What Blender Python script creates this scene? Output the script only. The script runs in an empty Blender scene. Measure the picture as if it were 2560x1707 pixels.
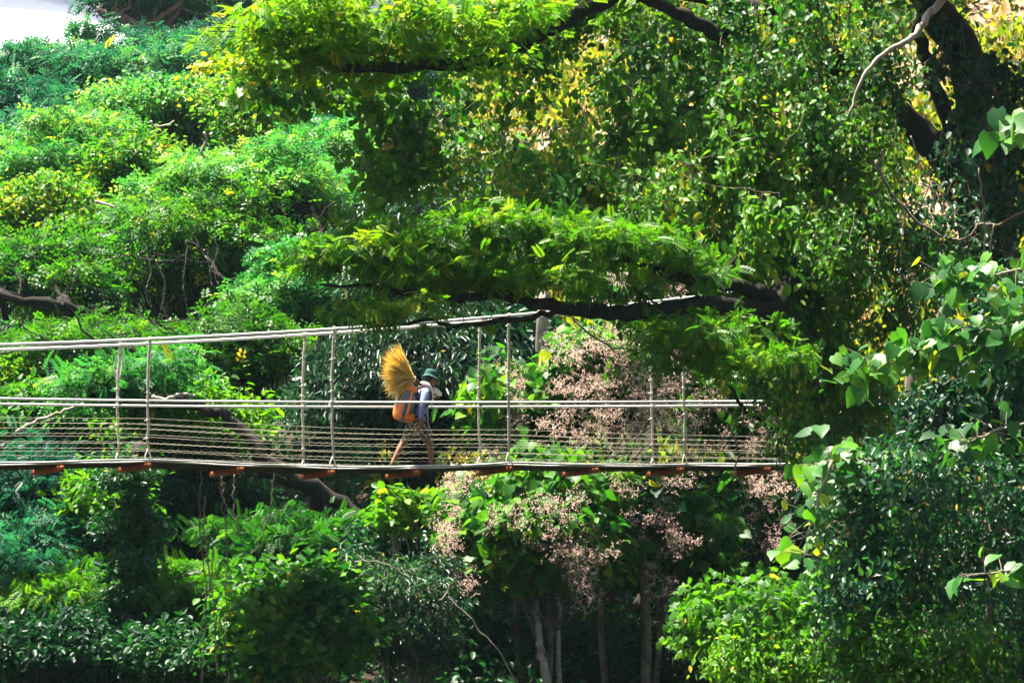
import bpy, math, random
import numpy as np
from mathutils import Vector, Matrix, Euler

C = bpy.context.scene.collection
R = math.radians
UP = np.array([0., 0., 1.])

# ------------------------------------------------------------------ camera
FPX = 10000.0            # focal length in photo pixels (2560 px wide)
PITCH = R(6.8)
FW = np.array([0, math.cos(PITCH), math.sin(PITCH)])
UV = np.array([0, -math.sin(PITCH), math.cos(PITCH)])
RT = np.array([1., 0, 0])

def ray(px, py):
    return FW + RT * ((px - 1280) / FPX) + UV * ((853.5 - py) / FPX)

def P(px, py, d):
    return ray(px, py) * d

cam_d = bpy.data.cameras.new('camera')
cam = bpy.data.objects.new('camera', cam_d)
C.objects.link(cam)
cam.rotation_euler = (R(90) + PITCH, 0, 0)
cam_d.sensor_width = 36
cam_d.lens = 36 * FPX / 2560
cam_d.clip_start = 0.5
cam_d.clip_end = 3000
bpy.context.scene.camera = cam

# ------------------------------------------------------------------ light
SUN = np.array([-0.24, 0.10, 0.85]); SUN /= np.linalg.norm(SUN)
elev = math.asin(SUN[2]); az = math.atan2(SUN[0], SUN[1])
w = bpy.data.worlds.new('World'); bpy.context.scene.world = w
w.use_nodes = True
nt = w.node_tree; nt.nodes.clear()
sky = nt.nodes.new('ShaderNodeTexSky'); sky.sky_type = 'NISHITA'
sky.sun_disc = False; sky.sun_elevation = elev; sky.sun_rotation = az
sky.air_density = 1.0; sky.dust_density = 4.0; sky.ozone_density = 1.0
bg = nt.nodes.new('ShaderNodeBackground'); bg.inputs[1].default_value = 0.05
wo = nt.nodes.new('ShaderNodeOutputWorld')
nt.links.new(sky.outputs[0], bg.inputs[0]); nt.links.new(bg.outputs[0], wo.inputs[0])
sd = bpy.data.lights.new('sun', 'SUN'); sd.energy = 5.0; sd.angle = R(0.5); sd.color = (1, .93, .80)
so = bpy.data.objects.new('sun', sd); C.objects.link(so)
so.rotation_euler = Vector(-SUN).to_track_quat('-Z', 'Y').to_euler()
so.location = (0, 0, 60)
sc = bpy.context.scene
sc.view_settings.view_transform = 'Standard'; sc.view_settings.look = 'None'
sc.view_settings.exposure = 2.45; sc.view_settings.gamma = 1
cy = sc.cycles
cy.max_bounces = 3; cy.diffuse_bounces = 1; cy.glossy_bounces = 1; cy.transmission_bounces = 2
cy.transparent_max_bounces = 4; cy.volume_bounces = 0; cy.sample_clamp_indirect = 4
cy.use_denoising = True

# ------------------------------------------------------------------ materials
def new_mat(name):
    m = bpy.data.materials.new(name); m.use_nodes = True
    n = m.node_tree; n.nodes.clear()
    o = n.nodes.new('ShaderNodeOutputMaterial')
    return m, n, o

def ramp(n, stops):
    r = n.nodes.new('ShaderNodeValToRGB')
    e = r.color_ramp.elements
    while len(e) < len(stops): e.new(0.5)
    for k, (p, c) in enumerate(stops):
        e[k].position = p; e[k].color = (*c, 1)
    return r

def leaf_mat(name, cols, trans, fac=0.42, rough=0.45, spec=0.15):
    trans = [(q, tuple(v * .85 for v in c)) for q, c in trans]
    m, n, o = new_mat(name)
    at = n.nodes.new('ShaderNodeAttribute'); at.attribute_name = 'tint'
    r1 = ramp(n, cols); r2 = ramp(n, trans)
    n.links.new(at.outputs['Fac'], r1.inputs[0]); n.links.new(at.outputs['Fac'], r2.inputs[0])
    p = n.nodes.new('ShaderNodeBsdfPrincipled')
    p.inputs['Roughness'].default_value = rough
    p.inputs['Specular IOR Level'].default_value = spec
    n.links.new(r1.outputs[0], p.inputs['Base Color'])
    t = n.nodes.new('ShaderNodeBsdfTranslucent'); n.links.new(r2.outputs[0], t.inputs[0])
    mx = n.nodes.new('ShaderNodeMixShader'); mx.inputs[0].default_value = fac
    n.links.new(p.outputs[0], mx.inputs[1]); n.links.new(t.outputs[0], mx.inputs[2])
    n.links.new(mx.outputs[0], o.inputs[0])
    return m

def rough_mat(name, c1, c2, scale=6, rough=0.85, spec=0.2, bump=0.0, c3=None, stretch=(1, 1, 1), detail=5):
    m, n, o = new_mat(name)
    tc = n.nodes.new('ShaderNodeTexCoord'); mp = n.nodes.new('ShaderNodeMapping')
    mp.inputs['Scale'].default_value = stretch
    n.links.new(tc.outputs['Object'], mp.inputs[0])
    no = n.nodes.new('ShaderNodeTexNoise'); no.inputs['Scale'].default_value = scale
    no.inputs['Detail'].default_value = detail; no.inputs['Roughness'].default_value = .65
    n.links.new(mp.outputs[0], no.inputs['Vector'])
    st = [(0.32, c1), (0.68, c2)] if c3 is None else [(0.3, c1), (0.52, c2), (0.7, c3)]
    r = ramp(n, st); n.links.new(no.outputs['Fac'], r.inputs[0])
    p = n.nodes.new('ShaderNodeBsdfPrincipled')
    p.inputs['Roughness'].default_value = rough; p.inputs['Specular IOR Level'].default_value = spec
    n.links.new(r.outputs[0], p.inputs['Base Color'])
    if bump:
        b = n.nodes.new('ShaderNodeBump'); b.inputs['Strength'].default_value = bump
        n.links.new(no.outputs['Fac'], b.inputs['Height']); n.links.new(b.outputs[0], p.inputs['Normal'])
    n.links.new(p.outputs[0], o.inputs[0])
    return m

M = {}
# leaf tint: mature / ordinary / young / yellowing; lowered for plants in shade
M['fresh'] = leaf_mat('fresh_leaf',
    [(0, (.018, .075, .006)), (.45, (.045, .15, .009)), (.85, (.115, .25, .012)), (1, (.42, .34, .02))],
    [(0, (.035, .18, .004)), (.45, (.12, .40, .005)), (.85, (.34, .62, .01)), (1, (.85, .6, .02))], .45)
M['mid'] = leaf_mat('green_leaf',
    [(0, (.006, .042, .010)), (.45, (.024, .105, .010)), (.85, (.085, .215, .013)), (1, (.40, .32, .02))],
    [(0, (.008, .10, .008)), (.45, (.065, .30, .008)), (.85, (.23, .54, .010)), (1, (.8, .56, .02))], .40)
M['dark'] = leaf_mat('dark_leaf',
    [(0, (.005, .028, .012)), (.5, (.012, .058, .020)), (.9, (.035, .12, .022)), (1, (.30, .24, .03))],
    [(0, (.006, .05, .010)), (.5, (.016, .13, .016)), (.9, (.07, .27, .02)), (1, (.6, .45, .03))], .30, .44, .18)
M['teal'] = leaf_mat('bluish_leaf',  # blue-green cast of haze on far trees, put into the leaf colour
    [(0, (.008, .055, .034)), (.5, (.020, .115, .052)), (.9, (.06, .21, .055)), (1, (.3, .3, .04))],
    [(0, (.010, .11, .05)), (.5, (.03, .25, .07)), (.9, (.12, .44, .06)), (1, (.5, .5, .05))], .36)
M['feather'] = leaf_mat('feathery_leaf',
    [(0, (.008, .062, .022)), (.5, (.026, .145, .034)), (.9, (.095, .28, .040)), (1, (.36, .32, .03))],
    [(0, (.012, .15, .024)), (.5, (.06, .38, .040)), (.9, (.24, .62, .04)), (1, (.8, .6, .03))], .38)
M['olive'] = leaf_mat('olive_leaf',
    [(0, (.016, .065, .006)), (.5, (.036, .125, .008)), (.9, (.11, .22, .010)), (1, (.42, .34, .03))],
    [(0, (.03, .17, .004)), (.5, (.10, .36, .006)), (.9, (.32, .58, .01)), (1, (.85, .62, .03))], .40)
M['grey'] = leaf_mat('grey_green_leaf',
    [(0, (.012, .034, .022)), (.5, (.026, .065, .036)), (.9, (.08, .125, .055)), (1, (.25, .2, .06))],
    [(0, (.010, .05, .022)), (.5, (.03, .12, .032)), (.9, (.10, .24, .05)), (1, (.4, .3, .06))], .28, .42, .3)
M['big'] = leaf_mat('broad_heart_leaf',
    [(0, (.012, .062, .018)), (.5, (.028, .13, .022)), (.9, (.085, .25, .02)), (1, (.38, .32, .03))],
    [(0, (.04, .22, .010)), (.5, (.15, .50, .012)), (.9, (.46, .80, .014)), (1, (.9, .7, .03))], .44, .45, .24)
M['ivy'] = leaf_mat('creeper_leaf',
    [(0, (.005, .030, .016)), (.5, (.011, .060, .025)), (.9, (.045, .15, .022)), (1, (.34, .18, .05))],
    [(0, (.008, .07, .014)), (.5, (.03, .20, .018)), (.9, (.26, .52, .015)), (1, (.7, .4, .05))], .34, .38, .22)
M['pink'] = leaf_mat('pink_blossom',
    [(0, (.58, .38, .33)), (.5, (.78, .58, .50)), (1, (.86, .76, .66))],
    [(0, (.42, .20, .16)), (.5, (.60, .34, .26)), (1, (.75, .55, .4))], .4, .7, .1)
M['drygrass'] = leaf_mat('slope_plant',
    [(0, (.06, .12, .01)), (.4, (.14, .20, .012)), (.7, (.27, .27, .02)), (1, (.45, .30, .12))],
    [(0, (.12, .28, .008)), (.4, (.3, .42, .012)), (.7, (.55, .5, .02)), (1, (.6, .4, .14))], .45, .6, .2)
M['bark'] = rough_mat('dark_bark', (.005, .0045, .004), (.026, .021, .016), 9, .9, .15, .5, stretch=(1, 1, .35))
M['bark_pale'] = rough_mat('pale_bark', (.16, .13, .10), (.45, .40, .33), 7, .85, .15, .4, stretch=(1, 1, .4))
M['bark_mid'] = rough_mat('brown_bark', (.05, .038, .026), (.19, .15, .11), 8, .9, .15, .5, stretch=(1, 1, .4))
M['twig'] = rough_mat('grey_twig', (.12, .10, .08), (.30, .26, .21), 6, .85)
M['liana'] = rough_mat('liana_stem', (.07, .055, .038), (.24, .20, .145), 5, .85)
M['cable'] = rough_mat('white_sheathing', (.62, .62, .60), (.82, .82, .80), 3, .4, .4)
M['edge_cable'] = rough_mat('weathered_cable', (.42, .41, .39), (.70, .69, .66), 5, .5, .4)
M['rope'] = rough_mat('tan_rope', (.42, .37, .28), (.74, .68, .55), 14, .9)
M['wire'] = rough_mat('dull_wire', (.20, .19, .13), (.42, .39, .28), 6, .55, .4)
M['plank'] = rough_mat('weathered_plank', (.018, .014, .010), (.065, .050, .038), 5, .9, .1, .4, stretch=(.4, 3, 3))
M['beam'] = rough_mat('orange_brown_beam', (.16, .046, .016), (.36, .105, .030), 7, .8, .12, .2)

def terrain_mat():
    m, n, o = new_mat('hillside_soil')
    tc = n.nodes.new('ShaderNodeTexCoord')
    no = n.nodes.new('ShaderNodeTexNoise'); no.inputs['Scale'].default_value = .35; no.inputs['Detail'].default_value = 8
    no2 = n.nodes.new('ShaderNodeTexNoise'); no2.inputs['Scale'].default_value = 2.6; no2.inputs['Detail'].default_value = 6
    n.links.new(tc.outputs['Object'], no.inputs['Vector']); n.links.new(tc.outputs['Object'], no2.inputs['Vector'])
    r1 = ramp(n, [(.30, (.30, .19, .115)), (.5, (.46, .31, .20)), (.72, (.56, .40, .27))])
    r2 = ramp(n, [(.42, (.10, .075, .04)), (.62, (1, 1, 1))])
    n.links.new(no.outputs['Fac'], r1.inputs[0]); n.links.new(no2.outputs['Fac'], r2.inputs[0])
    mx = n.nodes.new('ShaderNodeMix'); mx.data_type = 'RGBA'; mx.blend_type = 'MULTIPLY'; mx.inputs[0].default_value = .75
    n.links.new(r1.outputs[0], mx.inputs[6]); n.links.new(r2.outputs[0], mx.inputs[7])
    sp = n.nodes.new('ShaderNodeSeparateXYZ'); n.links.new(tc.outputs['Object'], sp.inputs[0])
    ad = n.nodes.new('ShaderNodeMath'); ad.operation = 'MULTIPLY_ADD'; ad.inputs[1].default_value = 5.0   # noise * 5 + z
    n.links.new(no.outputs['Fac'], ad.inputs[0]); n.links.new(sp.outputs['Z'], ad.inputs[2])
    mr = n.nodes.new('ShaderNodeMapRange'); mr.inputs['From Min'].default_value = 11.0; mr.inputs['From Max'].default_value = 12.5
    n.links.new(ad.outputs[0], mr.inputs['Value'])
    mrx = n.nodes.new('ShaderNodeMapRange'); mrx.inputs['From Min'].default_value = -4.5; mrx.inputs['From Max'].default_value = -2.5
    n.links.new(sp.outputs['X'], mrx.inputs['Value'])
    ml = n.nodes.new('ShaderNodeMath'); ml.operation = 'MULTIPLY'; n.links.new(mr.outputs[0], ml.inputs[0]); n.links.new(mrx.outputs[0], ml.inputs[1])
    r3 = ramp(n, [(.3, (.012, .010, .006)), (.7, (.045, .034, .020))]); n.links.new(no2.outputs['Fac'], r3.inputs[0])  # dark leaf litter low down, its tone standing for the shaded hollow
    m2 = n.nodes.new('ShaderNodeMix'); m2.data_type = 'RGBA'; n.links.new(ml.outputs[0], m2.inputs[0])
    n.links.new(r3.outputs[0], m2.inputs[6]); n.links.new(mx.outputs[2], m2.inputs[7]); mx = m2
    p = n.nodes.new('ShaderNodeBsdfPrincipled'); p.inputs['Roughness'].default_value = .95
    p.inputs['Specular IOR Level'].default_value = .1
    n.links.new(mx.outputs[2], p.inputs['Base Color'])
    b = n.nodes.new('ShaderNodeBump'); b.inputs['Strength'].default_value = .6; b.inputs['Distance'].default_value = .2
    n.links.new(no2.outputs['Fac'], b.inputs['Height']); n.links.new(b.outputs[0], p.inputs['Normal'])
    n.links.new(p.outputs[0], o.inputs[0])
    return m
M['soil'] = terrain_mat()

# ------------------------------------------------------------------ mesh building
def norm(a):
    return a / np.maximum(np.linalg.norm(a, axis=-1, keepdims=True), 1e-9)

class MB:
    """collects vertices and faces of ONE mesh"""
    def __init__(s):
        s.v = []; s.li = []; s.lt = []; s.a = []; s.mi = []; s.n = 0
    def add(s, verts, faces, tint=None, mi=0):
        verts = np.asarray(verts, float).reshape(-1, 3)
        s.v.append(verts)
        s.a.append(np.full(len(verts), .5) if tint is None else np.asarray(tint, float))
        for f in faces:                      # list of (k, m) int arrays
            f = np.asarray(f, np.int64)
            s.li.append((f + s.n).ravel()); s.lt.append(np.full(len(f), f.shape[1])); s.mi.append(np.full(len(f), mi))
        s.n += len(verts)
    def tube(s, pts, rad, sides=6, mi=0, caps=True):
        pts = np.asarray(pts, float); k = len(pts)
        rad = np.broadcast_to(np.asarray(rad, float), (k,))
        t = np.gradient(pts, axis=0); t = norm(t)
        ref = np.array([0, 0, 1.]) if abs(t[0][2]) < .9 else np.array([1., 0, 0])
        u = np.zeros_like(pts); u0 = ref
        for i in range(k):
            u0 = u0 - t[i] * np.dot(u0, t[i]); u0 = u0 / max(np.linalg.norm(u0), 1e-9); u[i] = u0
        vv = np.cross(t, u)
        an = np.linspace(0, 2 * math.pi, sides, endpoint=False)
        ring = (u[:, None] * np.cos(an)[None, :, None] + vv[:, None] * np.sin(an)[None, :, None]) * rad[:, None, None] + pts[:, None]
        i = np.arange(k - 1)[:, None] * sides; j = np.arange(sides)[None]
        j2 = (j + 1) % sides
        f = np.stack([i + j, i + j2, i + sides + j2, i + sides + j], -1).reshape(-1, 4)
        fs = [f]
        s.add(ring.reshape(-1, 3), fs, mi=mi)
        if caps:
            b = s.n - k * sides
            s.li.append(np.arange(sides)[::-1] + b); s.lt.append(np.array([sides])); s.mi.append(np.array([mi]))
            s.li.append(np.arange(sides) + b + (k - 1) * sides); s.lt.append(np.array([sides])); s.mi.append(np.array([mi]))
    def box(s, c, h, rot=None, mi=0):
        v = np.array([[x, y, z] for x in (-1, 1) for y in (-1, 1) for z in (-1, 1)], float) * np.asarray(h)
        if rot is not None: v = v @ np.asarray(rot).T
        s.add(v + np.asarray(c), [[[0, 1, 3, 2], [4, 6, 7, 5], [0, 4, 5, 1], [2, 3, 7, 6], [0, 2, 6, 4], [1, 5, 7, 3]]], mi=mi)
    def ball(s, c, r, seg=10, rings=7, mi=0, rot=None):
        th = np.linspace(0, math.pi, rings + 1)[1:-1]; ph = np.linspace(0, 2 * math.pi, seg, endpoint=False)
        v = [np.array([0, 0, 1.])] + [np.array([math.sin(a) * math.cos(b), math.sin(a) * math.sin(b), math.cos(a)]) for a in th for b in ph] + [np.array([0, 0, -1.])]
        v = np.array(v) * np.asarray(r)
        if rot is not None: v = v @ np.asarray(rot).T
        q = []; t = []
        for j in range(seg):
            t.append([0, 1 + j, 1 + (j + 1) % seg])
            e = 1 + (rings - 2) * seg
            t.append([len(v) - 1, e + (j + 1) % seg, e + j])
        for i in range(rings - 2):
            for j in range(seg):
                q.append([1 + i * seg + j, 1 + (i + 1) * seg + j, 1 + (i + 1) * seg + (j + 1) % seg, 1 + i * seg + (j + 1) % seg])
        s.add(v + np.asarray(c), [t, q], mi=mi)
    def leaves(s, tm, p, n, t, size, tint):
        """place len(p) copies of leaf template tm: n normal, t tip direction"""
        tv, tf = tm
        t = norm(t); n = norm(n - t * np.sum(n * t, -1, keepdims=True)); b = np.cross(t, n)
        size = np.broadcast_to(np.asarray(size, float), (len(p),))
        v = (tv[None, :, 0, None] * b[:, None] + tv[None, :, 1, None] * t[:, None] + tv[None, :, 2, None] * n[:, None]) * size[:, None, None] + p[:, None]
        k = len(tv)
        fs = []
        for f in tf:
            fs.append((f[None] + (np.arange(len(p)) * k)[:, None, None]).reshape(-1, f.shape[1]))
        s.add(v.reshape(-1, 3), fs, np.repeat(np.clip(tint, 0, 1), k))
    def build(s, name, mats, parent=None, smooth=False, base=None):
        me = bpy.data.meshes.new(name)
        v = np.concatenate(s.v)
        if base is None and parent is not None and parent.type == 'EMPTY' and parent.parent is None:
            v = v - np.array(parent.location)
        li = np.concatenate(s.li).astype(np.int32); lt = np.concatenate(s.lt).astype(np.int32)
        me.vertices.add(len(v)); me.vertices.foreach_set('co', v.astype(np.float32).ravel())
        me.loops.add(len(li)); me.loops.foreach_set('vertex_index', li)
        me.polygons.add(len(lt))
        ls = np.zeros(len(lt), np.int32); ls[1:] = np.cumsum(lt)[:-1]
        me.polygons.foreach_set('loop_start', ls); me.polygons.foreach_set('loop_total', lt)
        if not isinstance(mats, (list, tuple)): mats = [mats]
        for m in mats: me.materials.append(m)
        me.polygons.foreach_set('material_index', np.concatenate(s.mi).astype(np.int32))
        at = me.attributes.new('tint', 'FLOAT', 'POINT'); at.data.foreach_set('value', np.concatenate(s.a).astype(np.float32))
        if smooth: me.polygons.foreach_set('use_smooth', np.ones(len(lt), bool))
        me.update(calc_edges=True); me.validate()
        o = bpy.data.objects.new(name, me); C.objects.link(o)
        if parent is not None: o.parent = parent
        return o

def thing(name, label, cat, loc=(0, 0, 0), rz=0, group=None):
    o = bpy.data.objects.new(name, None); C.objects.link(o)
    o.location = [float(x) for x in loc]; o.rotation_euler = (0, 0, rz); o.empty_display_size = .3
    o['label'] = label; o['category'] = cat
    if group: o['group'] = group
    return o

def tag(o, label, cat, group=None):
    o['label'] = label; o['category'] = cat
    if group: o['group'] = group
    return o

# leaf templates: x across, y along, z up
def T_oval(wd=.27, droop=.14):
    v = np.array([[0, 0, 0], [-wd * .85, .28, .06], [-wd * .8, .66, .03], [0, 1, -droop], [wd * .8, .66, .03], [wd * .85, .28, .06]])
    return v, [np.array([[0, 3, 2, 1], [0, 5, 4, 3]])]
def T_heart(droop=.26):
    v = [[0, 0, 0], [0, .34, -.03], [0, .7, -.11], [0, 1.06, -droop]]
    l = [[-.22, -.13, .02], [-.45, .12, .06], [-.42, .48, .01], [-.17, .84, -.11]]
    v = np.array(v + l + [[-a, b, c] for a, b, c in l])
    q = [[0, 1, 5, 4], [1, 2, 6, 5], [0, 8, 9, 1], [1, 9, 10, 2]]
    t = [[2, 3, 7], [2, 7, 6], [2, 11, 3], [2, 10, 11]]
    return v, [np.array(q), np.array(t)]
def T_spray(pairs=5, ll=.34, lw=.085, droop=.22):
    v = []; q = []
    for i in range(pairs):
        y = .12 + .86 * i / (pairs - 1); z = -droop * y * y
        L = ll * (1 - .45 * abs(i / (pairs - 1) - .4))
        for sg in (-1, 1):
            b = len(v)
            v += [[0, y, z], [sg * L * .45, y + .10 + lw, z + .02], [sg * L, y + .20, z - .05], [sg * L * .55, y + .10 - lw, z + .02]]
            q.append([b, b + 1, b + 2, b + 3] if sg > 0 else [b + 3, b + 2, b + 1, b])
    return np.array(v), [np.array(q)]
def T_lobed():
    an = np.radians([-150, -100, -75, -48, -22, 0, 22, 48, 75, 100, 150]); rr = [.22, .48, .34, .56, .40, .66, .40, .56, .34, .48, .22]
    v = [[0, .42, .04]] + [[math.sin(a) * r, .42 + math.cos(a) * r, -.12 * r] for a, r in zip(an, rr)]
    t = [[0, i + 1, i] for i in range(1, 11)]
    return np.array(v), [np.array(t)]
def T_narrow():
    return T_oval(.15, .3)
def T_blade():
    v = np.array([[-.03, 0, 0], [.03, 0, 0], [.03, .5, .02], [-.03, .5, .02], [0, 1, -.2]])
    return v, [np.array([[0, 1, 2, 3]]), np.array([[3, 2, 4]])]
def T_bloom():
    rs = np.random.default_rng(5); v = []; q = []
    for k in range(7):
        c = rs.normal(size=3) * .38; b = len(v); r = .17
        a = norm(rs.normal(size=3)); e = norm(np.cross(a, rs.normal(size=3)))
        v += [c - a * r, c - e * r, c + a * r, c + e * r]; q.append([b, b + 1, b + 2, b + 3])
    return np.array(v), [np.array(q)]
TM = dict(spray3=T_spray(3, .44, .17, .25), oval=T_oval(), wide=T_oval(.36, .12), heart=T_heart(), spray=T_spray(6), spray4=T_spray(4, .36, .12), lobed=T_lobed(),
          narrow=T_narrow(), blade=T_blade(), bloom=T_bloom(), rib=T_spray(6, .30, .14, .3))

# ------------------------------------------------------------------ ground
def sstep(a, b, x):
    t = np.clip((x - a) / (b - a), 0, 1); return t * t * (3 - 2 * t)
def ground(x, y):
    x = np.asarray(x, float); y = np.asarray(y, float)
    sl = .30 + .42 * sstep(-9, 6, x - (y - 80) * .03)
    up = np.clip(y - 70, 0, None)
    top = 24 + 22 * sstep(-7, 9, x)
    z = sl * up
    z = top * (1 - np.exp(-z / top * 1.15)) if False else np.minimum(z, top + .02 * up)
    z = z + np.sin(x * .33 + y * .21) * .35 * sstep(66, 80, y) + np.sin(x * 1.1 - y * .7) * .12 * sstep(66, 80, y)
    z = z * (1 - .0 * x) - 1.7
    far = sstep(190, 420, y)
    return z * (1 - far) + far * 6.0

def make_ground():
    xs = np.concatenate([np.linspace(-700, -60, 14)[:-1], np.linspace(-60, 60, 121), np.linspace(60, 700, 14)[1:]])
    ys = np.concatenate([np.linspace(-300, 40, 14)[:-1], np.linspace(40, 190, 151), np.linspace(190, 900, 24)[1:]])
    X, Y = np.meshgrid(xs, ys); Z = ground(X, Y)
    m = MB(); k = len(xs)
    i = (np.arange(len(ys) - 1)[:, None] * k + np.arange(k - 1)[None]).ravel()
    m.add(np.stack([X, Y, Z], -1).reshape(-1, 3), [np.stack([i, i + 1, i + k + 1, i + k], -1)])
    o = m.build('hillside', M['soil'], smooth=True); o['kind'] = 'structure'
make_ground()

def cloud_bank():  # white lumps added so the blown-out sky gap renders white
    rng = np.random.default_rng(9); m = MB()
    for k in range(90):
        a = rng.uniform(-.36, .30); d = rng.uniform(1250, 1500); z = d * rng.uniform(.06, .34)
        m.ball((math.sin(a) * d, math.cos(a) * d, z), np.array([120, 90, 62]) * rng.uniform(.6, 1.3), 20, 14)
    mt, n, o = new_mat('cloud_white'); p = n.nodes.new('ShaderNodeBsdfDiffuse'); p.inputs[0].default_value = (.99, .99, .99, 1)
    n.links.new(p.outputs[0], o.inputs[0])
    c = m.build('cloud_backdrop', mt, smooth=True); c['kind'] = 'structure'
cloud_bank()

def make_haze():
    m = MB(); m.box((0, 302, 31), (705, 608, 36))
    mt, n, o = new_mat('haze_air'); v = n.nodes.new('ShaderNodeVolumePrincipled')
    v.inputs['Color'].default_value = (.55, .88, 1.0, 1); v.inputs['Density'].default_value = HAZE; v.inputs['Anisotropy'].default_value = .2
    n.links.new(v.outputs[0], o.inputs['Volume'])
    h = m.build('haze', mt); h['kind'] = 'stuff'
HAZE = 0.00006
make_haze()

# ------------------------------------------------------------------ plants
def bez(a, b, c, k=7):
    t = np.linspace(0, 1, k)[:, None]
    return (1 - t) ** 2 * a + 2 * t * (1 - t) * b + t * t * c

def wiggle(rng, pts, amp):
    pts = np.array(pts, float); k = len(pts)
    n = rng.normal(size=(k, 3)) * amp; n[0] = 0; n[-1] *= .3
    return pts + n

def smooth_path(pts, k=6):
    """Catmull-Rom through pts"""
    p = np.asarray(pts, float); p = np.vstack([2 * p[0] - p[1], p, 2 * p[-1] - p[-2]])
    out = []
    for i in range(1, len(p) - 2):
        for t in np.linspace(0, 1, k, endpoint=False):
            a, b, c, d = p[i - 1], p[i], p[i + 1], p[i + 2]
            out.append(.5 * ((2 * b) + (-a + c) * t + (2 * a - 5 * b + 4 * c - d) * t * t + (-a + 3 * b - 3 * c + d) * t ** 3))
    out.append(p[-2]); return np.array(out)

def clump(mb, rng, c, r, n, tmpl, size, tint, tsd=.14, droop=.3, upn=.8, sub=14, top=.3):
    """a tuft of n leaves spread through an uneven ellipsoid of radii r round c"""
    c = np.asarray(c); r = np.asarray(r)
    k = max(3, n // sub)
    u = norm(rng.normal(size=(k, 3))); u[:, 2] = np.where(u[:, 2] < -.25, -u[:, 2] * rng.random(k), u[:, 2]) + top * .3
    sc_ = c + u * r * (rng.random((k, 1)) ** .45)
    ids = rng.integers(0, k, n)
    sig = r.mean() * .17 + size * .35
    p = sc_[ids] + rng.normal(size=(n, 3)) * np.array([sig, sig, sig * .6])
    out = norm((p - c) / r)
    nn = norm(upn * UP + .45 * out + .55 * rng.normal(size=(n, 3)))
    t = norm(out * np.array([1, 1, .3]) + .6 * rng.normal(size=(n, 3)) - droop * UP)
    ti = tint + rng.normal(size=k)[ids] * tsd * .7 + rng.normal(size=n) * tsd
    ti = np.clip(ti, 0, .93); ti[rng.random(n) < (.0008 if tmpl.startswith('spray') else .005)] = 1
    mb.leaves(TM[tmpl], p, nn, t, size * (.65 + .7 * rng.random(n)), ti)

def spaced(rng, n, gen, tries=8):
    pts = [gen()]
    while len(pts) < n:
        best, bd = None, -1
        arr = np.array(pts)
        for _ in range(tries):
            q = gen(); d = np.min(np.linalg.norm((arr - q), axis=1))
            if d > bd: best, bd = q, d
        pts.append(best)
    return np.array(pts)

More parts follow.
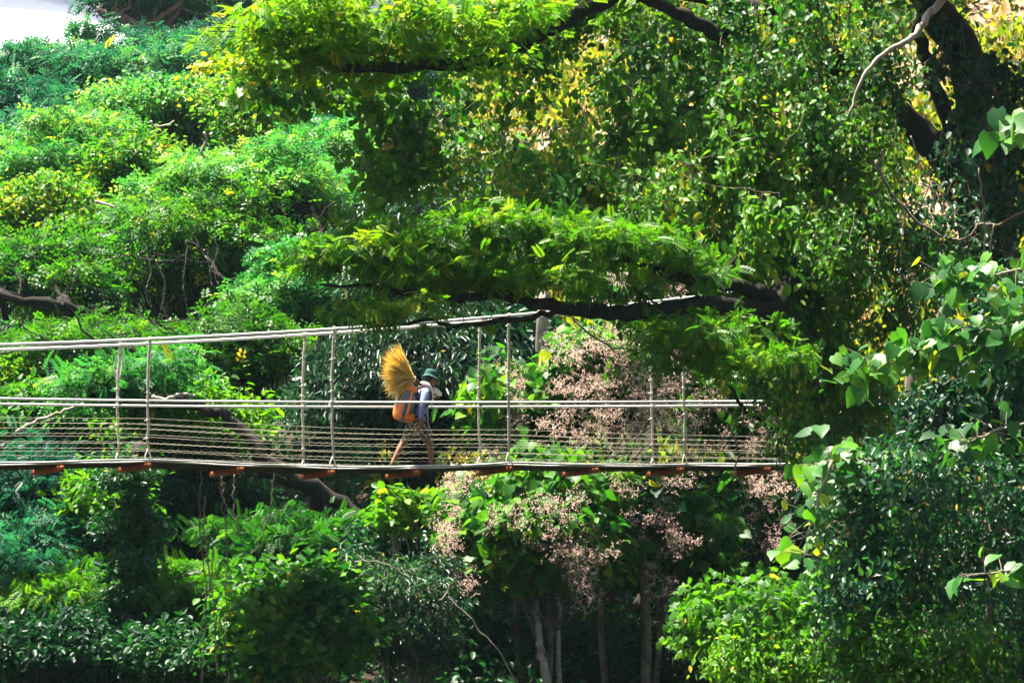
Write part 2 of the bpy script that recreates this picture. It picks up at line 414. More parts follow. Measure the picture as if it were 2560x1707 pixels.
def tree(seed, name, label, cat, box, d, dt, npad, pad, nleaf, tmpl, size, mat, tint=.45, trunk=None, r=.22, bark='bark',
         limb=.035, shape='dome', group=None, droop=.3, upn=.8, tsd=.14, limbs=.7, trunkpts=None, bloom=None, sub=14, tlen=None):
    """box: crown box in photo pixels (cx, cy, w, h); d: distance; dt: crown depth in metres"""
    rng = np.random.default_rng(seed)
    cx, cy_, w_, h_ = box
    cc = P(cx, cy_, d); s = FPX / d
    A = np.array([w_ / 2 / s, dt / 2, h_ / 2 / s])
    A = np.maximum(A - np.array([pad[0], pad[0] * .5, pad[1]]) * .5, A * .35)
    def gen():
        while True:
            u = rng.uniform(-1, 1, 3)
            q = u[0] ** 2 + u[1] ** 2 + (u[2] ** 2)
            if shape == 'box': break
            if q > 1: continue
            if shape == 'dome' and q < .35 and rng.random() < .6: continue
            if shape == 'flat':
                u[2] = (1 - u[0] ** 2 - u[1] ** 2) * 1.0 - .5 + rng.uniform(-.5, .35)
            break
        return cc + u * A
    pads = spaced(rng, npad, gen)
    pads = cc + (pads - cc) * rng.uniform(.75, 1.22, (npad, 1)) + rng.normal(size=(npad, 3)) * np.array([.25, .25, .14]) * pad[0]
    if trunk is None:
        bx, by = cc[0] + rng.uniform(-.3, .3) * A[0], cc[1] + rng.uniform(-.1, .3) * A[1]
    else:
        q = P(trunk[0], trunk[1], trunk[2] if len(trunk) > 2 else d); bx, by = q[0], q[1]
    gz = float(ground(bx, by))
    base = np.array([bx, by, gz])
    root = thing(name, label, cat, base, 0, group)
    tb = MB()
    topp = cc - np.array([0, 0, A[2] * .35])
    if topp[2] < gz + .6: topp = np.array([cc[0], cc[1], gz + .8])
    tp = bez(base - UP * .3, base * .5 + topp * .5 + np.array([rng.normal() * .4, rng.normal() * .3, .3]), topp, 9) if trunkpts is None else smooth_path(trunkpts)
    tp = wiggle(rng, tp, r * .25)
    rr = np.linspace(r, r * .55, len(tp)); rr[0] *= 1.35
    tb.tube(tp, rr, 8)
    for pd in pads:
        if rng.random() > limbs: continue
        i0 = int(len(tp) * rng.uniform(.5, 1)) if trunkpts is None else int(np.argmin(np.linalg.norm(tp - pd, axis=1)))
        i0 = min(i0, len(tp) - 1); a = tp[i0]
        e = pd - UP * pad[1] * .4
        mid = a * .45 + e * .55 - UP * .12 * np.linalg.norm(e - a) + rng.normal(size=3) * .12
        L = wiggle(rng, bez(a, mid, e, 7), .04 + .02 * np.linalg.norm(e - a))
        k0 = min(limb * (1 + .25 * np.linalg.norm(e - a)), rr[i0] * .8)
        tb.tube(L, np.linspace(k0, k0 * .3, 7), 5)
        for _ in range(3):                     # twigs in the pad
            e2 = pd + rng.uniform(-.8, .8, 3) * np.array([pad[0], pad[0], pad[1]])
            tb.tube(wiggle(rng, bez(L[4], (L[4] + e2) / 2 - UP * .05, e2, 4), .03), np.linspace(k0 * .4, k0 * .15, 4), 4, caps=False)
    tb.build('trunk', M[bark], root, smooth=True)
    cb = MB(); bb = MB()
    for pd in pads:
        sc_ = rng.choice([.55, .75, .95, 1.2, 1.5])
        ti = np.clip(tint + rng.normal() * .1, .05, .9)
        clump(cb, rng, pd, np.array([pad[0], pad[0], pad[1]]) * sc_, int(nleaf * sc_ ** 2), tmpl, size, ti, tsd, droop, upn, sub)
    cb.build('crown', M[mat], root)
    return root, cc, A, rng

def blooms(root, seed, spots, d, n=190):
    """panicles of small pink flowers at the outside of a shrub"""
    rng = np.random.default_rng(seed); mb = MB()
    for (px, py, rx, ry) in spots:
        s = FPX / d; k = max(6, int(rx * ry / 150))
        for _ in range(k):
            c = P(px + rng.normal() * rx * .62, py + rng.normal() * ry * .62, d + rng.uniform(-.9, .2))
            nn = int(n / 12)
            p = c + rng.normal(size=(nn, 3)) * np.array([.10, .10, .075])
            mb.leaves(TM['bloom'], p, norm(rng.normal(size=(nn, 3))), norm(rng.normal(size=(nn, 3))), rng.uniform(.042, .075, nn), np.clip(rng.normal(.68, .22, nn), 0, 1))
    return mb.build('blossom', M['pink'], root)

def vines(seed, name, label, cat, strands, tmpl, size, step, mat, tint=.45, tsd=.16, group=None, out=(0, -1, .2), stem=.006, droop=.9, spread=.10, stemmat='bark_mid', cluster=1):
    """strands: list of point paths (k,3); leaves set alternately along each"""
    rng = np.random.default_rng(seed)
    base = strands[0][0]
    root = thing(name, label, cat, base, 0, group)
    sb = MB(); lb = MB(); o = np.array(out, float)
    PP = []; TI = []
    tb_ = tint
    for q_, st in enumerate(strands):
        if q_ % 6 == 0: tb_ = tint + rng.normal() * tsd * .8
        st = np.asarray(st)
        sb.tube(st, stem * rng.uniform(.6, 1.6), 4, caps=False)
        seg = np.linalg.norm(np.diff(st, axis=0), axis=1); L = np.concatenate([[0], np.cumsum(seg)])
        n = max(2, int(L[-1] / step) * cluster)
        kb = rng.uniform(0, L[-1], max(2, n // 6)); u = np.clip(kb[rng.integers(0, len(kb), n)] + rng.normal(size=n) * .07, 0, L[-1])
        PP.append(np.stack([np.interp(u, L, st[:, k]) for k in range(3)], -1)); TI.append(np.full(n, tb_ + rng.normal() * tsd * .4))
    p = np.concatenate(PP); ti = np.concatenate(TI); n = len(p)
    p = p + rng.normal(size=(n, 3)) * spread
    nn = norm(o * .7 + UP * .55 + .55 * rng.normal(size=(n, 3)))
    t = norm(o * .5 + .55 * rng.normal(size=(n, 3)) - droop * UP)
    ti = np.clip(ti + rng.normal(size=n) * tsd, 0, .93); ti[rng.random(n) < .008] = 1
    # runners tie each shoot to its nearest neighbour
    tops = np.array([q[0] for q in strands]); done = [0]; left = set(range(1, len(tops)))
    dmin = np.linalg.norm(tops - tops[0], axis=1); par = np.zeros(len(tops), int)
    while left:
        i = min(left, key=lambda q: dmin[q]); left.discard(i)
        a, b = tops[par[i]], tops[i]
        sb.tube(bez(a, (a + b) / 2 - UP * .12 * np.linalg.norm(a - b), b, 5), stem * .8, 4, caps=False)
        dn = np.linalg.norm(tops - tops[i], axis=1); m_ = dn < dmin; par[m_] = i; dmin = np.minimum(dmin, dn)
    sb.build('stem', M[stemmat], root, smooth=True)
    lb.leaves(TM[tmpl], p, nn, t, size * (.5 + .95 * rng.random(n) ** 1.4), ti)
    lb.build('foliage', M[mat], root)
    return root

def hang(rng, a, L, sway=.15, k=8):
    """a strand hanging down from a"""
    z = np.linspace(0, 1, k); p = np.zeros((k, 3)) + a
    p[:, 2] -= z * L
    p[:, :2] += np.cumsum(rng.normal(size=(k, 2)) * sway * .3, axis=0) * z[:, None]
    return p

def curtain(seed, name, label, polys, d, dt, n, Lr, tmpl, size, step, mat, slope=.75, **kw):
    """n strands hanging through a region; polys: list of (cx, cy, w, h) pixel boxes for strand tops"""
    rng = np.random.default_rng(seed); st = []
    ar = np.array([b[2] * b[3] for b in polys], float); ar /= ar.sum()
    left = n
    while left > 0:                                       # shoots spring in bunches
        k = int(min(left, rng.integers(3, 11))); left -= k
        b = polys[rng.choice(len(polys), p=ar)]
        x_ = b[0] + rng.uniform(-.5, .5) * b[2]; y_ = b[1] + rng.uniform(-.5, .5) * b[3]
        c = P(x_, y_, d + rng.uniform(-.5, .5) * dt + slope * (380 - y_) / 100)     # the crown bulges forward as it comes down
        L0 = rng.uniform(*Lr)
        for _k in range(k):
            st.append(hang(rng, c + rng.normal(size=3) * np.array([.17, .17, .13]), L0 * rng.uniform(.5, 1.15), .3))
    return vines(seed + 1, name, label, 'climbing plant', st, tmpl, size, step, mat, **kw)


# ------------------------------------------------------------------ undergrowth on the slope (nobody could count it)
def undergrowth():
    rng = np.random.default_rng(77)
    n = 34000
    x = rng.uniform(-24, 22, n); y = 62 + 95 * rng.random(n) ** 1.3
    keep = (np.abs(x) < y * .15 + 1.5) & ~((x > -1.5) & (ground(x, y) > 8) & (rng.random(n) < .75))
    x, y = x[keep], y[keep]; n = len(x)
    z = ground(x, y)
    mb = MB(); k = 7
    c = np.repeat(np.stack([x, y, z], -1), k, 0)
    p = c + rng.normal(size=c.shape) * np.array([.22, .22, .15]) + UP * (rng.random((n * k, 1)) ** 1.4 * 1.0)
    nn = norm(UP + .6 * rng.normal(size=p.shape)); t = norm(rng.normal(size=p.shape) - .2 * UP)
    ti = np.clip(np.repeat(rng.normal(.4, .2, n), k) + rng.normal(size=n * k) * .1, 0, .92)
    mb.leaves(TM['oval'], p, nn, t, rng.uniform(.14, .30, n * k), ti)
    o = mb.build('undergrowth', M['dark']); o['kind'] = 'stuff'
    # straggling yellow green plants and dry grass on the bare tan slope
    n = 24000; x = rng.uniform(-3, 22, n); y = rng.uniform(72, 125, n)
    f = np.sin(x * 1.3 + 1) * np.sin(y * .9 + x * .4) + rng.normal(size=n) * .45
    kk = (f > -.1) & (ground(x, y) > 6.5); x, y = x[kk], y[kk]; n = len(x); k = 14
    c = np.repeat(np.stack([x, y, ground(x, y)], -1), k, 0)
    p = c + rng.normal(size=c.shape) * np.array([.14, .14, .0]) + UP * rng.random((n * k, 1)) * .3
    mb = MB(); t = norm(UP * .9 + rng.normal(size=p.shape) * .6); nn = norm(rng.normal(size=p.shape) + .5 * UP)
    ti = np.clip(np.repeat(rng.normal(.5, .22, n), k) + rng.normal(size=n * k) * .1, 0, 1)
    mb.leaves(TM['oval'], p, nn, t, rng.uniform(.16, .36, n * k), ti)
    o = mb.build('grass', M['drygrass']); o['kind'] = 'stuff'
undergrowth()

# ------------------------------------------------------------------ far trees against the sky
HZ = 'trees along the far ridge'
tree(1, 'ridge_tree', 'tall blue-green tree leaning left across the white sky on pale limbs', 'tree', (480, -2, 600, 90), 172, 7, 60, (1.1, .42), 170, 'spray4', .4, 'teal', .38,
     trunk=(640, 330, 172), r=.32, bark='bark_mid', limb=.075, group=HZ,
     trunkpts=[P(650, 330, 172), P(560, 190, 172), P(470, 110, 171), P(360, 66, 170), P(250, 30, 170)])
tree(2, 'umbrella_tree', 'flat-topped tree at the left edge with bare forked limbs against sky', 'tree', (140, 185, 360, 110), 150, 6, 46, (.95, .38), 170, 'spray4', .34, 'teal', .5,
     trunk=(118, 330, 150), r=.2, limb=.05, shape='flat', group=HZ, limbs=1.0)
tree(3, 'ridge_tree', 'dark bushy tree on the skyline just below the leaning tree', 'tree', (480, 140, 330, 90), 163, 6, 30, (.95, .55), 170, 'spray4', .36, 'teal', .15, group=HZ)
tree(4, 'ridge_tree', 'low teal canopy with yellowing tips below the dark skyline tree', 'tree', (430, 190, 470, 90), 146, 6, 30, (1.3, .5), 100, 'spray4', .5, 'teal', .5, group=HZ, shape='flat')
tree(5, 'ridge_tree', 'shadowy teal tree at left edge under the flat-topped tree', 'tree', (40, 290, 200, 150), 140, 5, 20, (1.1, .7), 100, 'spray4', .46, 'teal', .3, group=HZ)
tree(6, 'ridge_tree', 'deep teal tree seen through the gap under the bright overhanging bough', 'tree', (800, 215, 330, 240), 134, 6, 34, (1.1, .8), 110, 'spray4', .46, 'teal', .18, group=HZ)
tree(7, 'ridge_tree', 'slim tufted sapling standing against the sky in the ridge notch', 'tree', (232, 88, 46, 44), 158, 1.2, 5, (.4, .4), 45, 'spray4', .4, 'teal', .4, group=HZ, r=.06, limb=.02)

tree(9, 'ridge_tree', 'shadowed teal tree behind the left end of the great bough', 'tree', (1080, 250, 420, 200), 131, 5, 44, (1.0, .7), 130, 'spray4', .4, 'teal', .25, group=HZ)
tree(8, 'ridge_tree', 'teal tree filling the dip between the bushy heads and the far ridge', 'tree', (400, 330, 760, 140), 128, 6, 60, (.9, .6), 150, 'spray4', .36, 'teal', .45, group=HZ)
# ------------------------------------------------------------------ sunlit terraces of rain trees on the left
RT_ = 'rain trees on the left slope'
def raintree(seed, label, box, d, dt, npad, **kw):
    a = dict(pad=(.78, .20), nleaf=190, tmpl='spray3', size=.23, upn=1.1, sub=9, tsd=.18, mat='feather', tint=.6, shape='flat', group=RT_, limb=.04)
    a.update(kw)
    return tree(seed, 'rain_tree', label, 'tree', box, d, dt, int(npad * .72), **a)
raintree(10, 'bright bushy tree with rounded leafy heads below the far teal canopies', (410, 290, 330, 190), 116, 5, 46, pad=(.7, .45), tmpl='wide', size=.15, nleaf=300, mat='feather', tint=.62, shape='dome')
raintree(11, 'terraced green tree at the left edge below the skyline gap', (150, 395, 400, 230), 110, 6, 56)
raintree(12, 'leafy tree wrapped in hanging creepers between the two terraced crowns', (630, 300, 190, 260), 112, 4, 36, pad=(.7, .6), tmpl='wide', size=.15, nleaf=280, mat='mid', tint=.6, shape='dome')
raintree(13, 'wide light green terraced crown left of the creeper curtain', (850, 395, 430, 150), 106, 6, 50, tint=.6)
raintree(14, 'largest terraced crown with crooked black limbs below it', (640, 480, 640, 200), 99, 7, 84, tint=.6,
         trunkpts=[P(900, 740, 95), P(845, 690, 95), P(812, 640, 94.8), P(800, 580, 95), P(780, 520, 96)], r=.13)
raintree(15, 'round-headed green tree at the left edge in the middle tier', (120, 545, 400, 220), 100, 6, 60, pad=(.75, .42), tint=.66, mat='mid', tmpl='wide', size=.135, nleaf=260)
raintree(16, 'small leafy tree tucked between the terraced crowns on the left', (330, 430, 230, 170), 103, 4, 30, pad=(.7, .55), tmpl='wide', size=.15, nleaf=260, mat='mid', tint=.6, shape='dome')
raintree(17, 'shaded tree hung with thin grey lianas behind the top cables', (480, 640, 560, 240), 96, 5, 60, mat='mid', tint=.42, pad=(.85, .5), shape='dome', nleaf=150)
raintree(18, 'dark tree with a thick black limb at the left edge', (110, 700, 360, 200), 93, 5, 40, tint=.38, mat='mid',
         trunkpts=[P(330, 900, 90), P(225, 795, 89.5), P(160, 765, 89.3), P(80, 750, 89.3), P(-20, 735, 89.3)], r=.15)
raintree(19, 'mid-green feathery tree behind the cables left of the walker', (770, 700, 360, 220), 90, 5, 46, tint=.48, mat='feather')
raintree(20, 'layered tree behind the cables near the left end of the bridge', (240, 900, 620, 190), 86, 5, 74, mat='olive', tint=.3, pad=(.75, .34), nleaf=150, size=.21)
raintree(21, 'layered tree between the second pair of hanger ropes', (620, 880, 340, 190), 85, 4, 44, mat='olive', tint=.22, pad=(.7, .36), nleaf=150, size=.21)
tree(22, 'leafy_tree', 'dark small-leaved tree under the left handrail cables', 'tree', (140, 1060, 420, 170), 82, 4, 44, (.6, .45), 190, 'oval', .18, 'mid', .42)
tree(23, 'leafy_tree', 'yellow-green leafy tree behind the wires beside the leaning trunk', 'tree', (480, 1075, 420, 150), 80, 4, 44, (.6, .45), 190, 'oval', .17, 'fresh', .4)
def dark_limbs(owner, seed, paths):
    rg_ = np.random.default_rng(seed); m = MB()
    for pts, r0 in paths:
        ps = wiggle(rg_, smooth_path([P(*q) for q in pts], 6), .03); m.tube(ps, np.linspace(r0, r0 * .3, len(ps)) * .8, 7)
        for _ in range(5):
            a = ps[rg_.integers(3, len(ps) - 2)]; e = a + rg_.normal(size=3) * np.array([.9, .4, .3]) + UP * .45
            m.tube(wiggle(rg_, bez(a, (a + e) / 2 - UP * .1, e, 6), .04), np.linspace(r0 * .35, r0 * .1, 6), 5)
    m.build('limb', M['bark'], owner, smooth=True)
_rt = [o for o in bpy.data.objects if o.name.startswith('rain_tree')]
_by = lambda t: [o for o in _rt if t in o['label']][0]
dark_limbs(_by('largest terraced'), 61, [([(860, 640, 95), (790, 655, 94.8), (720, 640, 94.6), (640, 635, 94.6), (570, 600, 95), (510, 570, 95.5)], .10), ([(812, 640, 94.8), (775, 600, 95), (770, 560, 95.5), (740, 530, 96)], .07)])
dark_limbs(_by('shaded tree'), 62, [([(640, 820, 92.5), (590, 730, 92.5), (545, 690, 92.5), (520, 640, 93), (470, 600, 93.5)], .12), ([(470, 640, 92.5), (400, 655, 92.5), (330, 640, 92.7), (260, 650, 93)], .05)])
dark_limbs(_by('layered tree behind the cables near'), 63, [([(420, 930, 83), (330, 880, 83), (230, 862, 83), (120, 868, 83), (0, 885, 83)], .085), ([(500, 860, 83.4), (430, 820, 83.4), (370, 800, 83.6)], .05)])
dark_limbs(_by('mid-green feathery'), 64, [([(900, 760, 87.5), (850, 720, 87.5), (810, 690, 88), (760, 680, 88.5)], .06)])
dark_limbs(_by('round-headed'), 65, [([(260, 620, 96.5), (190, 600, 96.5), (120, 560, 97), (60, 540, 97.5)], .06)])
# leaning trunk behind the deck
tree(24, 'leaning_tree', 'old rain tree whose long dark trunk leans left across the deck line', 'tree', (300, 960, 330, 70), 78, 2.5, 12, (.6, .28), 90, 'spray', .3, 'feather', .5, bark='bark',
     trunk=(1010, 1390, 78), r=.165, limb=.03,
     trunkpts=[P(1030, 1410, 76.5), P(940, 1325, 76.5), P(800, 1225, 76.5), P(690, 1165, 76.5), P(600, 1070, 76.8), P(520, 1025, 77), P(400, 995, 77)])
lt = bpy.data.objects['leaning_tree']
lm = MB(); rg = np.random.default_rng(3)
lm.tube(wiggle(rg, smooth_path([P(830, 1245, 77.9), P(700, 1195, 77.7), P(590, 1155, 77.5), P(480, 1105, 77.4), P(380, 1095, 77.3), P(260, 1105, 77.2)], 5), .02), np.linspace(.11, .035, 26), 7)
lm.build('limb', M['bark'], lt, smooth=True)

# ------------------------------------------------------------------ below the deck, left; leaf colours darkened for the shade there
tree(30, 'feathery_tree', 'dark blue-green feathery tree at the left edge under the deck', 'tree', (60, 1260, 330, 240), 77, 4, 44, (.6, .42), 110, 'spray', .28, 'teal', .08)
tree(31, 'feathery_tree', 'teal feathery crown sloping down below the left deck', 'tree', (110, 1400, 240, 190), 75, 3, 30, (.55, .34), 110, 'spray', .30, 'teal', .45, shape='flat')
tree(32, 'feathery_tree', 'yellow-green feathery tree low at the left under the bridge', 'tree', (190, 1500, 290, 170), 73, 3, 36, (.55, .26), 100, 'spray', .25, 'olive', .4, shape='flat')
tree(33, 'ivy_clad_tree', 'black trunk thickly clad in small glossy leaves below the second beam', 'tree', (325, 1450, 130, 600), 70.6, .9, 46, (.30, .40), 170, 'oval', .115, 'dark', .5, trunk=(360, 1640, 71), r=.30, limb=.015, limbs=.0, shape='box', bark='bark', trunkpts=[P(372, 1800, 71), P(365, 1600, 71), P(352, 1400, 71), P(345, 1230, 71.3), P(350, 1120, 71.5)])
tree(34, 'leafy_tree', 'yellow-tipped leafy tree hanging just under the second beam', 'tree', (255, 1270, 150, 200), 75, 2, 20, (.42, .36), 170, 'oval', .18, 'fresh', .35)
tree(35, 'feathery_tree', 'olive fern-like tree behind the dangling aerial roots', 'tree', (460, 1490, 260, 160), 72, 2.5, 30, (.5, .2), 100, 'spray', .28, 'olive', .3, shape='flat')
tree(36, 'feathery_tree', 'mid-green feathery thicket above the broad-leaved bush', 'tree', (720, 1370, 380, 150), 75, 3, 36, (.55, .34), 100, 'spray', .25, 'mid', .2)
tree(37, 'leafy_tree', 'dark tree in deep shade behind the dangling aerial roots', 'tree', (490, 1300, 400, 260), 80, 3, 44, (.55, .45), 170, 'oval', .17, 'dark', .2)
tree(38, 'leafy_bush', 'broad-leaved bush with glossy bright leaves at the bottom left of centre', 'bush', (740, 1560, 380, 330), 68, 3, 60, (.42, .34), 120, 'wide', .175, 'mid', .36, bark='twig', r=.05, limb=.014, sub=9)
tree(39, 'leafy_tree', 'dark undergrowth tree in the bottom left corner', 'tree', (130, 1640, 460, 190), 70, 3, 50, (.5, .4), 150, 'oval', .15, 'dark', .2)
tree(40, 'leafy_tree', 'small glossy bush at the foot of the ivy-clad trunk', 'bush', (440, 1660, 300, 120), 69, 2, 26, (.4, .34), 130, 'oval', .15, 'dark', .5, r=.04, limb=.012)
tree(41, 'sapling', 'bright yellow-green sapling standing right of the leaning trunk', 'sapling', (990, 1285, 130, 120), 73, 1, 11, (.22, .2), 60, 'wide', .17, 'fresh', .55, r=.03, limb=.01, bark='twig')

# ------------------------------------------------------------------ behind the walker
tree(45, 'drooping_tree', 'dark grey-green tree with drooping narrow leaves behind the walker', 'tree', (1010, 960, 480, 360), 80, 4, 84, (.62, .5), 170, 'narrow', .22, 'grey', .35, droop=.9, upn=.5)
tree(46, 'drooping_tree', 'dark narrow-leaved tree above the top cables beside the pink blossom', 'tree', (1090, 620, 420, 330), 84, 4, 70, (.65, .5), 160, 'narrow', .23, 'grey', .42, droop=.8, upn=.5)
tree(47, 'shade_tree', 'very dark glossy tree with a bare tan trunk under the feathery bough', 'tree', (1290, 900, 240, 260), 81, 2.5, 34, (.55, .5), 150, 'oval', .2, 'dark', .25)
tk = MB(); tk.tube(wiggle(rg, [P(1352, 1000, 79), P(1353, 920, 79), P(1352, 850, 79), P(1358, 790, 79), P(1362, 730, 79)], .02), np.linspace(.14, .11, 5), 9)
t_ = thing('bare_trunk', 'short bare tan tree trunk showing between two hanger ropes', 'tree trunk', P(1352, 1000, 79)); tk.build('trunk', M['bark_pale'], t_, smooth=True)

BL = 'pink-flowering shrubs behind the bridge'
def flowering(seed, label, box, d, dt, npad, spots, dd=-1.55, **kw):
    a = dict(pad=(.5, .4), nleaf=85, tmpl='heart', size=.205, mat='mid', tint=.5, bark='bark_mid', r=.07, limb=.016, group=BL, droop=.75, upn=.65, sub=7)
    a.update(kw)
    rt, cc, A, rng = tree(seed, 'flowering_shrub', label, 'shrub', box, d, dt, npad, **a)
    if spots: blooms(rt, seed + 500, spots, d + dd)
flowering(50, 'flowering shrub between the third and fourth rope pairs, massed with pink blossom', (1560, 930, 420, 300), 77, 3, 50,
          [(1475, 930, 90, 90), (1620, 905, 100, 90), (1560, 980, 60, 40), (1470, 1060, 120, 50), (1660, 1050, 90, 70), (1600, 850, 60, 40)])
flowering(51, 'flowering shrub just right of the walker with a narrow pink spray', (1310, 1040, 260, 260), 78, 2.5, 32,
          [(1300, 975, 36, 60), (1250, 1145, 50, 36), (1300, 1060, 50, 40)])
flowering(52, 'flowering shrub at the right end of the deck wires', (1860, 1020, 270, 260), 79, 2.5, 32,
          [(1925, 1060, 45, 70), (1780, 1010, 50, 60), (1890, 1130, 45, 40), (1740, 1120, 40, 40)])
flowering(53, 'flowering shrub under the deck with broad pink clusters in its middle', (1360, 1330, 460, 330), 74, 3, 74,
          [(1165, 1215, 50, 40), (1385, 1265, 90, 36), (1400, 1355, 110, 46), (1455, 1400, 60, 40), (1455, 1480, 30, 40), (1120, 1310, 36, 60), (1110, 1375, 26, 30), (1175, 1440, 24, 30), (1270, 1290, 60, 30)], tint=.5)
flowering(54, 'flowering shrub in shade under the deck with few pink sprays', (1640, 1330, 330, 320), 76, 2.5, 44,
          [(1620, 1300, 50, 40), (1690, 1370, 40, 40), (1660, 1460, 30, 26), (1560, 1215, 50, 26), (1690, 1195, 40, 24)], tint=.35)
flowering(55, 'flowering shrub in the dark hollow right of the last beam', (1900, 1270, 230, 220), 78, 2.5, 24,
          [(1930, 1230, 40, 60), (1880, 1190, 30, 24), (1935, 1330, 26, 40), (1850, 1330, 20, 30)], tint=.3)
flowering(56, 'flowering shrub high on the tan slope behind the creeper curtain', (1230, 430, 180, 240), 92, 2, 14,
          [(1210, 410, 55, 60), (1190, 525, 45, 22), (1270, 330, 40, 40)], size=.2, dd=-.8)
flowering(57, 'flowering shrub with pale blossom above the top cables', (1600, 720, 420, 200), 82, 2.5, 30,
          [(1585, 700, 60, 30), (1690, 770, 50, 40), (1800, 760, 60, 40), (1490, 800, 60, 30), (1250, 690, 50, 30)], tint=.45)

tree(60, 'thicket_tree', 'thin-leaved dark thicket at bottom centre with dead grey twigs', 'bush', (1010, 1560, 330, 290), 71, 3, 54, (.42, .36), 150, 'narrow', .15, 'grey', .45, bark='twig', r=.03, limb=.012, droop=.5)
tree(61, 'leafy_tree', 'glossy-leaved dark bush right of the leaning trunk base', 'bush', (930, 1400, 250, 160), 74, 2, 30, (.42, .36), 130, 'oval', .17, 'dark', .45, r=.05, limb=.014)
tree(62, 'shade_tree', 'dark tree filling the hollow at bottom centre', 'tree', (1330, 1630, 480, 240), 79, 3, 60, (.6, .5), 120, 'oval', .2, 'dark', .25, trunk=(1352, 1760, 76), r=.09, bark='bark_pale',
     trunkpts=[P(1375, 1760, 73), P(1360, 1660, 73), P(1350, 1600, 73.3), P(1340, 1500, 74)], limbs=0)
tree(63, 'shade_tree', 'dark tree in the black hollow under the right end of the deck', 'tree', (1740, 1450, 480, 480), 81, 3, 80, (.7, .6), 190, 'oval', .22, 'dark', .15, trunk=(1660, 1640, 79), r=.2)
tree(65, 'shade_tree', 'low black-green thicket added for the deep shade left of the lobed creeper', 'bush', (1600, 1660, 340, 180), 78, 3, 40, (.55, .45), 120, 'oval', .18, 'dark', .3)  # dark bush added over sunlit soil to blacken the hollow
for k, (x0, x1, lab, rr) in enumerate([(1400, 1392, 'thin whitish trunk rising from the dark bottom centre', .05), (1620, 1600, 'brown trunk in shade below the fourth rope pair', .10),
                                        (1745, 1740, 'thick black trunk below the right end of the deck', .17)]):
    t_ = thing('bare_trunk', lab, 'tree trunk', P(x0, 1760, 75))
    tk = MB(); tk.tube(wiggle(rg, [P(x0 + (x1 - x0) * f, 1780 - f * (560 if k else 300), 74 + k) for f in np.linspace(0, 1, 8)], .03), np.linspace(rr, rr * .75, 8), 8)
    tk.build('trunk', M[('bark_pale', 'bark_mid', 'bark')[k]], t_, smooth=True)

# ------------------------------------------------------------------ the great rain tree on the right, in front of and over the bridge
root = thing('great_rain_tree', 'great black-trunked rain tree leaning in from the right edge over the bridge', 'tree', np.append(P(2500, 1250, 69)[:2], float(ground(*P(2500, 1250, 69)[:2]))))
bb = np.array(root.location)
tb = MB(); rg = np.random.default_rng(8)
def bough(pts, r0, r1, k=6, sides=9, wg=.02):
    p = wiggle(rg, smooth_path(pts, k), wg); tb.tube(p, np.linspace(r0, r1, len(p)) * (1 + rg.normal(size=len(p)) * .05), sides); return p
main = bough([bb, P(2530, 1150, 69), P(2510, 850, 68.5), P(2465, 640, 68), P(2455, 480, 68)], .62, .42)
b1 = bough([P(2458, 560, 68), P(2440, 400, 67.6), P(2420, 160, 67), P(2340, 30, 66), P(2250, -90, 65.5)], .36, .26)
b1b = bough([P(2450, 480, 68), P(2380, 330, 67.4), P(2330, 200, 66.8), P(2290, 60, 66)], .16, .10)
b2 = bough([P(2470, 640, 68), P(2380, 420, 67), P(2300, 330, 67), P(2130, 190, 67), P(1900, 40, 66.5), P(1640, -30, 65.5), P(1430, 40, 64), P(1250, 140, 62.8), P(1060, 165, 62), P(860, 170, 61.8), P(720, 150, 61.6), P(610, 165, 61.5)], .30, .02)
b3 = bough([P(1900, 40, 66.5), P(1820, 90, 65.4), P(1730, 50, 64.6), P(1640, 5, 64.2), P(1540, -40, 64)], .15, .08)
b4 = bough([P(2480, 700, 68), P(2300, 620, 67), P(2160, 560, 65.04), P(2020, 640, 63.6), P(1920, 770, 62.42), P(1800, 765, 61.1), P(1640, 778, 60.6), P(1500, 782, 60.4), P(1380, 765, 60.1), P(1240, 735, 60), P(1100, 745, 59.8), P(950, 720, 59.8), P(800, 712, 59.8)], .26, .015)
b5 = bough([P(1930, 740, 62.48), P(1850, 715, 61.64), P(1700, 690, 60.8), P(1590, 650, 60.6), P(1440, 605, 60.4), P(1250, 600, 60.1), P(1080, 640, 59.9), P(900, 660, 59.8)], .12, .012)
b6 = bough([P(1450, 775, 60.4), P(1330, 790, 60.1), P(1180, 815, 59.9), P(1060, 805, 59.7), P(940, 812, 59.6), P(860, 785, 59.5)], .055, .012)
b7 = bough([P(1850, 760, 61.74), P(1760, 880, 61), P(1690, 800, 60.8), P(1580, 715, 60.6)], .05, .012)
b8 = bough([P(2100, 1110, 66), P(2030, 1105, 65.5), P(1900, 1050, 65), P(1850, 1010, 64.8), P(1800, 910, 64.6), P(1765, 800, 64.5), P(1730, 700, 64.4)], .035, .022)
b9 = bough([P(2010, 1010, 65.5), P(1960, 1000, 65), P(1880, 955, 64.7), P(1790, 940, 64.5), P(1690, 890, 64.2), P(1600, 830, 64)], .06, .012)
b10 = bough([P(2480, 900, 68), P(2380, 640, 67), P(2250, 600, 66.4), P(2180, 520, 66)], .12, .05)
for s_ in range(16):      # fine bare twigs reaching out at the upper left
    a = P(640 + rg.uniform(-40, 160), rg.uniform(30, 90), 61.6)
    e = P(rg.uniform(450, 620), rg.uniform(8, 80), 61.6 + rg.uniform(-.6, .6))
    tb.tube(wiggle(rg, bez(a, (a + e) / 2 - UP * .14, e, 7), .02), np.linspace(.014, .004, 7), 4)
tb.build('trunk', M['bark'], root, smooth=True)
pl = MB()
